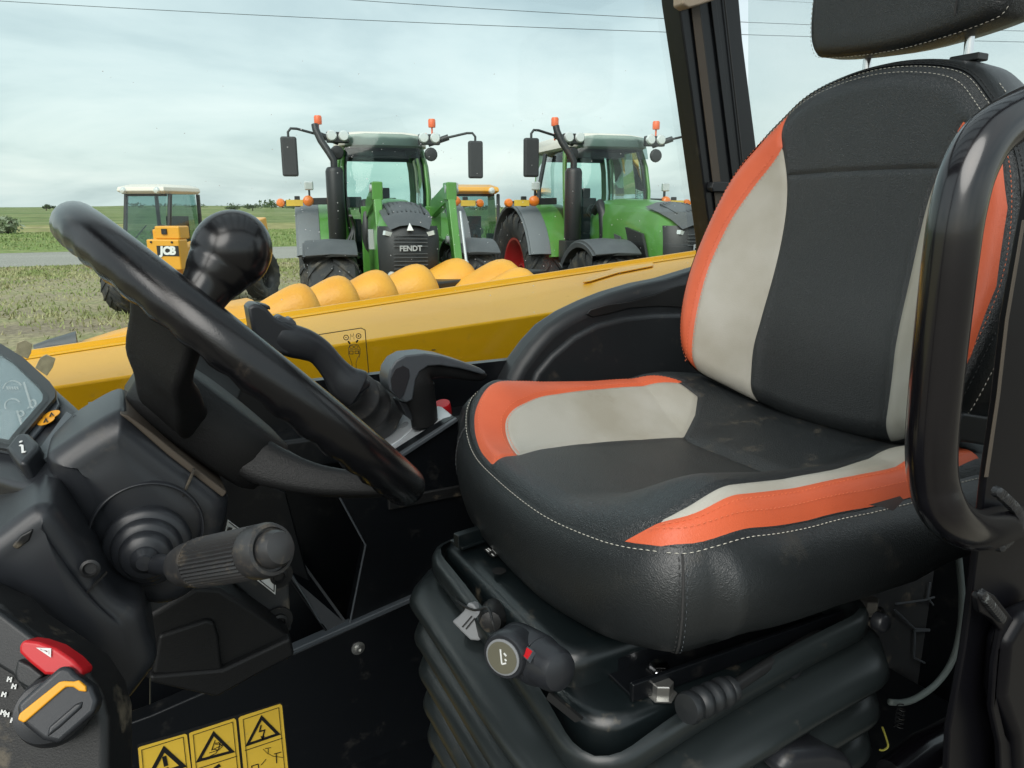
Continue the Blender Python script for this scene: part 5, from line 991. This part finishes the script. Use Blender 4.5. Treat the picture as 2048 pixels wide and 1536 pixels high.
for q in ((150, 832), (160, 842), (146, 842), (166, 852)): dd_('key', [(q[0] - 5, q[1]), (q[0], q[1] - 5), (q[0] + 6, q[1] - 1), (q[0] + 1, q[1] + 5)], .008, .004, 'satin', par=sb_, bevel=.0008)
ib = dd_('info_button', [(10, 895), (34, 866), (56, 864), (76, 885), (74, 895), (48, 926), (36, 926)], .016, .02, 'satin', bevel=.005, seg=4)
imk = MB(); IP = dpl(.0166)
imk.ribbon([onp(p, IP) for p in ((40, 891), (45, 892), (46, 905), (52, 904))], .0018, DP[1]); imk.lathe(onp((42, 884), IP), DP[1], [(.0014, 0), (.0014, .0006)], 8); build('info_symbol', imk, mt['white'], ib)
dd_('black_shelf', [(60, 918), (92, 985), (105, 1010), (0, 935), (-200, 900), (-200, 860)], -.01, .03, 'satin2', bevel=.004)
pp('dash_body', [(-300, 860), (0, 898), (60, 925), (105, 985), (140, 1040), (190, 1120), (200, 1160), (130, 1180), (-300, 1400)], .84, .14, 'satin2', dash, bevel=.012)
# ------------------------------------------------------------------ hazard switch and rotary light switch
swp = thing('switch_console', 'dusty black switch console with a red hazard switch and a rotary knob, bottom left', 'switch console', (-.12, .5, 1.4))
SPn = (CAM + nrm(ray(60, 1380)) * .60, nrm((-.30, -.86, .42)))
def spl(k): return (A(SPn[0]) + SPn[1] * k, SPn[1])
def sp_(name, pts, k, th, mat, par=swp, bevel=.002, **kw): return prism_px(name, pts, spl(k), th, mt[mat], par, bevel=bevel, **kw)
sp_('console_plate', [(-120, 1150), (0, 1208), (25, 1236), (80, 1272), (165, 1330), (200, 1385), (215, 1440), (214, 1640), (-120, 1640)], -.006, .05, 'dusty', bevel=.006)
sp_('switch_bezel', [(-60, 1190), (0, 1225), (60, 1270), (165, 1345), (140, 1400), (60, 1400), (20, 1350), (-60, 1300)], .000, .01, 'satin2', bevel=.003)
hz_ = sp_('hazard_switch', [(37, 1292), (46, 1280), (75, 1284), (110, 1296), (145, 1320), (166, 1342), (160, 1356), (130, 1352), (88, 1350), (58, 1326), (38, 1306)], .014, .018, 'red', bevel=.003, seg=4)
hm_ = MB(); hp = spl(.0148); hm_.ribbon([onp(p, hp) for p in ((76, 1296), (101, 1298), (101, 1312))], .0010, SPn[1], True); hm_.ribbon([onp(p, hp) for p in ((85, 1299), (97, 1300), (97, 1307))], .0007, SPn[1], True); build('hazard_symbol', hm_, mt['white'], hz_)
sp_('blank_switch', [(34, 1318), (60, 1330), (88, 1352), (58, 1380), (32, 1364), (28, 1345)], .006, .01, 'satin2', bevel=.002)
kc0 = onp((108, 1420), spl(.004)); kax = nrm((-.05, -.80, .50))
kd = MB().lathe(kc0, kax, [(.021, -.006), (.022, 0), (.021, .006), (.019, .010), (.018, .022), (.001, .029)], 40)
knb = build('rotary_knob', kd, mt['satin'], swp, ang=50)
KPl = (kc0 + kax * .046, kax)
prism_px('knob_handle', [(33, 1410), (60, 1385), (112, 1340), (122, 1332), (142, 1334), (150, 1345), (185, 1372), (196, 1400), (190, 1425), (150, 1460), (118, 1488), (84, 1480), (50, 1452), (36, 1436)], (kc0 + kax * .034, kax), .026, mt['satin'], knb, bevel=.005, seg=4)
prism_px('pointer_line', [(35, 1440), (38, 1428), (118, 1364), (128, 1362), (148, 1363), (158, 1360), (172, 1372), (173, 1384), (158, 1382), (146, 1374), (132, 1374), (122, 1382), (48, 1446)], (kc0 + kax * .0362, kax), .006, mt['yellowline'], knb, bevel=.001)
prism_px('grip_ridge', [(96, 1454), (150, 1408), (168, 1400), (164, 1416), (120, 1456), (92, 1478)], (kc0 + kax * .0352, kax), .006, mt['satin'], knb, bevel=.002)
wm = MB(); wp = spl(-.0050)
def wsk(pts, w=.0009): wm.ribbon([onp(p, wp) for p in pts], w, SPn[1])
for (x_, y_) in ((15, 1358), (24, 1372), (4, 1388), (10, 1428), (22, 1440), (2, 1424)):
    wsk([(x_, y_ + 5), (x_ + 3, y_ - 5)]); wsk([(x_ + 7, y_ + 6), (x_ + 9, y_ - 4)]); wsk([(x_ + 2, y_ - 1), (x_ + 9, y_ + 1)])
build('position_mark', wm, mt['white'], swp)
# ------------------------------------------------------------------ joystick, parking brake and silver surround
CPn = nrm((-.44, -.03, .9)); CP0 = py(850, 870, 1.06)
def cpl(k): return (CP0 + CPn * k, CPn)
trm = thing('control_console_top', 'silver plastic surround at the foot of the joystick', 'console trim', tuple(CP0 - A([0, 0, .04])))
prism_px('silver_trim', [(690, 870), (740, 800), (795, 812), (828, 835), (870, 808), (884, 812), (907, 831), (796, 904), (760, 924), (700, 930)], cpl(0), .03, mt['silver'], trm, bevel=.004)
prism_px('inner_ring', [(700, 880), (720, 840), (760, 812), (798, 815), (826, 836), (832, 850), (800, 878), (758, 905), (720, 900)], cpl(.003), .004, mt['silver'], trm, bevel=.002)
build('trim_screw', MB().lathe(onp((808, 850), cpl(.0032)), CPn, [(.0085, 0), (.008, .001), (.006, -.001), (.001, -.001)], 18), mt['greyplastic'], trm, ang=40)
prism_px('trim_edge', [(796, 906), (910, 834), (914, 836), (798, 912)], cpl(.002), .006, mt['greysoft'], trm, bevel=.001)
jy = thing('joystick', 'black multi-button joystick with a ribbed rubber boot between steering wheel and window', 'joystick', tuple(CP0))
ga, gb = onp((756, 846), cpl(0)), py(694, 778, 1.07); gax_ = nrm(gb - ga); Lg = np.linalg.norm(gb - ga); gpf = [(.062, -.012)]
for k in range(4):
    s_ = Lg * (k + .1) / 4.1; rb0 = .060 - .0065 * k; gpf += [(rb0 - .014, s_), (rb0 - .003, s_ + .003), (rb0, s_ + .0065), (rb0 - .002, s_ + .010), (rb0 - .012, s_ + .013)]
gpf += [(.026, Lg), (.001, Lg + .002)]
build('rubber_boot', MB().lathe(ga, gax_, gpf, 36), mt['stalk'], jy, ang=70)
def sweep_px(name, cl, y, mat, par, seg=20, tscale=.75, ang=180, caps=True):
    # body swept along a centreline given as (photo x, photo y, half width in photo units); depth follows the width
    P = []; L = []
    cl_ = catmull([A(c) for c in cl], 5, False)
    for c in cl_: P.append(py(c[0], c[1], y))
    for i, c in enumerate(cl_):
        d = nrm(P[min(i + 1, len(P) - 1)] - P[max(i - 1, 0)]); s = np.linalg.norm(P[i] - CAM) / FPX * c[2]; side = nrm(np.cross(d, (0, -1, 0))); dep = np.cross(d, side); L.append([P[i] + side * s * np.sign(math.cos(a)) * abs(math.cos(a)) ** .8 + dep * s * tscale * np.sign(math.sin(a)) * abs(math.sin(a)) ** .8 for a in np.linspace(0, 2 * math.pi, seg, endpoint=False)])
    return build(name, MB().loft(L, cap0=caps, cap1=caps), mt[mat], par, ang=ang)
gripj = sweep_px('grip', [(712, 778, 40), (690, 765, 36), (668, 738, 27), (640, 705, 26), (612, 690, 30), (585, 682, 32), (560, 672, 30), (550, 668, 26)], 1.06, 'satin', jy)
pp('thumb_head', [(497, 618), (502, 609), (518, 607), (536, 619), (549, 634), (558, 640), (606, 665), (616, 674), (628, 690), (610, 700), (575, 712), (550, 706), (525, 688), (505, 664)], 1.045, .045, 'satin', jy, bevel=.007, seg=5)
pp('hand_rest', [(690, 775), (700, 758), (735, 758), (744, 768), (740, 776), (728, 786), (706, 800)], 1.05, .05, 'satin', jy, bevel=.008, seg=5)
for q in (((550, 636), (560, 630), (572, 636), (586, 642), (584, 656), (560, 650)), ((572, 640), (582, 634), (592, 644), (598, 660), (584, 658))): pp('thumb_button', q, 1.055, .022, 'greysoft', jy, bevel=.003)
pp('rocker', [(518, 607), (540, 612), (542, 620), (530, 618)], 1.05, .03, 'blk', jy, bevel=.002)
pbk = thing('parking_brake_lever', 'grey and black parking brake lever with a curved handle behind the joystick', 'brake lever', tuple(py(830, 840, 1.10)))
sweep_px('handle', [(850, 852, 26), (846, 820, 28), (838, 790, 32), (835, 760, 34), (850, 738, 27), (880, 738, 17), (915, 743, 15), (945, 749, 13), (965, 752, 9), (973, 752, 4)], 1.09, 'grain', pbk)
pp('cap', [(776, 762), (780, 740), (792, 722), (812, 711), (850, 707), (885, 712), (925, 724), (962, 737), (973, 745), (968, 750), (920, 737), (880, 731), (856, 733), (840, 744), (832, 760), (826, 800), (812, 806), (790, 790), (779, 780)], 1.068, .045, 'greysoft', pbk, bevel=.008, seg=5)
pp('cap_badge', [(782, 757), (790, 738), (806, 731), (818, 738), (820, 752), (808, 790), (800, 800), (784, 780)], 1.0665, .004, 'satin', pbk, bevel=.001)
pp('bracket', [(795, 800), (812, 806), (826, 800), (850, 850), (838, 852), (812, 832)], 1.085, .03, 'satin', pbk, bevel=.004)
rk = build('red_switch', MB().lathe(py(886, 818, 1.13), (-.25, -.2, .95), [(.012, -.014), (.014, -.01), (.0145, .008), (.0135, .0115), (.001, .012)], 20), mt['red'], None, ang=50, label='small round red cap on the console behind the parking brake', cat='switch')
# ------------------------------------------------------------------ yellow warning decal on the side panel
DY = WY - .0006
dec = thing('warning_decal', 'yellow warning decal with three black triangles on the black side panel', 'sticker', tuple(py(420, 1500, WY)))
def dk(pts, k=0, mat='decal_y', par=dec, name='warning_panel'): return build(name, MB().prism([py(*p, DY - k) for p in pts], (0, .0004, 0)), mt[mat], par)
build('backing', MB().prism([py(*p, DY - .0002) for p in ((274, 1493), (277, 1489), (562, 1404), (566, 1407), (596, 1700), (300, 1780))], (0, .0006, 0)), mt['decal_k'], dec)
pans = [dk([(276, 1497), (280, 1494), (370, 1468), (374, 1470), (408, 1750), (300, 1775)], .0008), dk([(378, 1468), (382, 1465), (468, 1437), (472, 1440), (500, 1730), (406, 1755)], .0008), dk([(477, 1437), (482, 1433), (560, 1408), (564, 1411), (592, 1700), (506, 1728)], .0008)]
def ink(par, strokes):
    m = MB()
    for pts, w, cl in strokes: m.ribbon([py(*p, DY - .0013) for p in pts], w, (0, -1, 0), cl)
    build('pictogram', m, mt['decal_k'], par)
ink(pans[0], [([(283, 1500), (366, 1474), (396, 1740), (305, 1765)], .0007, True), ([(328, 1498), (366, 1532), (298, 1554)], .0058, True), ([(328, 1512), (332, 1532)], .0055, False), ([(333, 1535), (334, 1540)], .005, False)])
ink(pans[1], [([(386, 1470), (465, 1444), (494, 1722), (412, 1745)], .0007, True), ([(427, 1467), (464, 1503), (397, 1521)], .0046, True), ([(393, 1538), (474, 1512)], .0009, False), ([(432, 1531), (436, 1536)], .009, False), ([(430, 1480), (423, 1500), (440, 1492), (432, 1506), (420, 1512)], .0008, False), ([(430, 1488), (447, 1490), (437, 1500), (418, 1506)], .0007, False), ([(428, 1486), (440, 1486), (436, 1500), (424, 1498)], .0009, True), ([(436, 1484), (444, 1492)], .0009, False)])
ink(pans[2], [([(486, 1439), (557, 1415), (584, 1690), (512, 1715)], .0007, True), ([(523, 1435), (556, 1468), (495, 1489)], .0044, True), ([(522, 1450), (519, 1463), (529, 1460), (525, 1476)], .0020, False), ([(522, 1472), (525, 1478), (528, 1472)], .0018, False), ([(490, 1501), (565, 1476)], .0009, False), ([(526, 1498), (534, 1506), (545, 1512), (566, 1515)], .0005, False), ([(536, 1496), (536, 1508)], .0007, False), ([(530, 1497), (542, 1495)], .0007, False), ([(548, 1508), (562, 1504)], .0012, False), ([(552, 1507), (553, 1526)], .0013, False), ([(522, 1530), (532, 1518)], .0008, False), ([(503, 1532), (516, 1528), (518, 1545), (505, 1550)], .0012, True)])
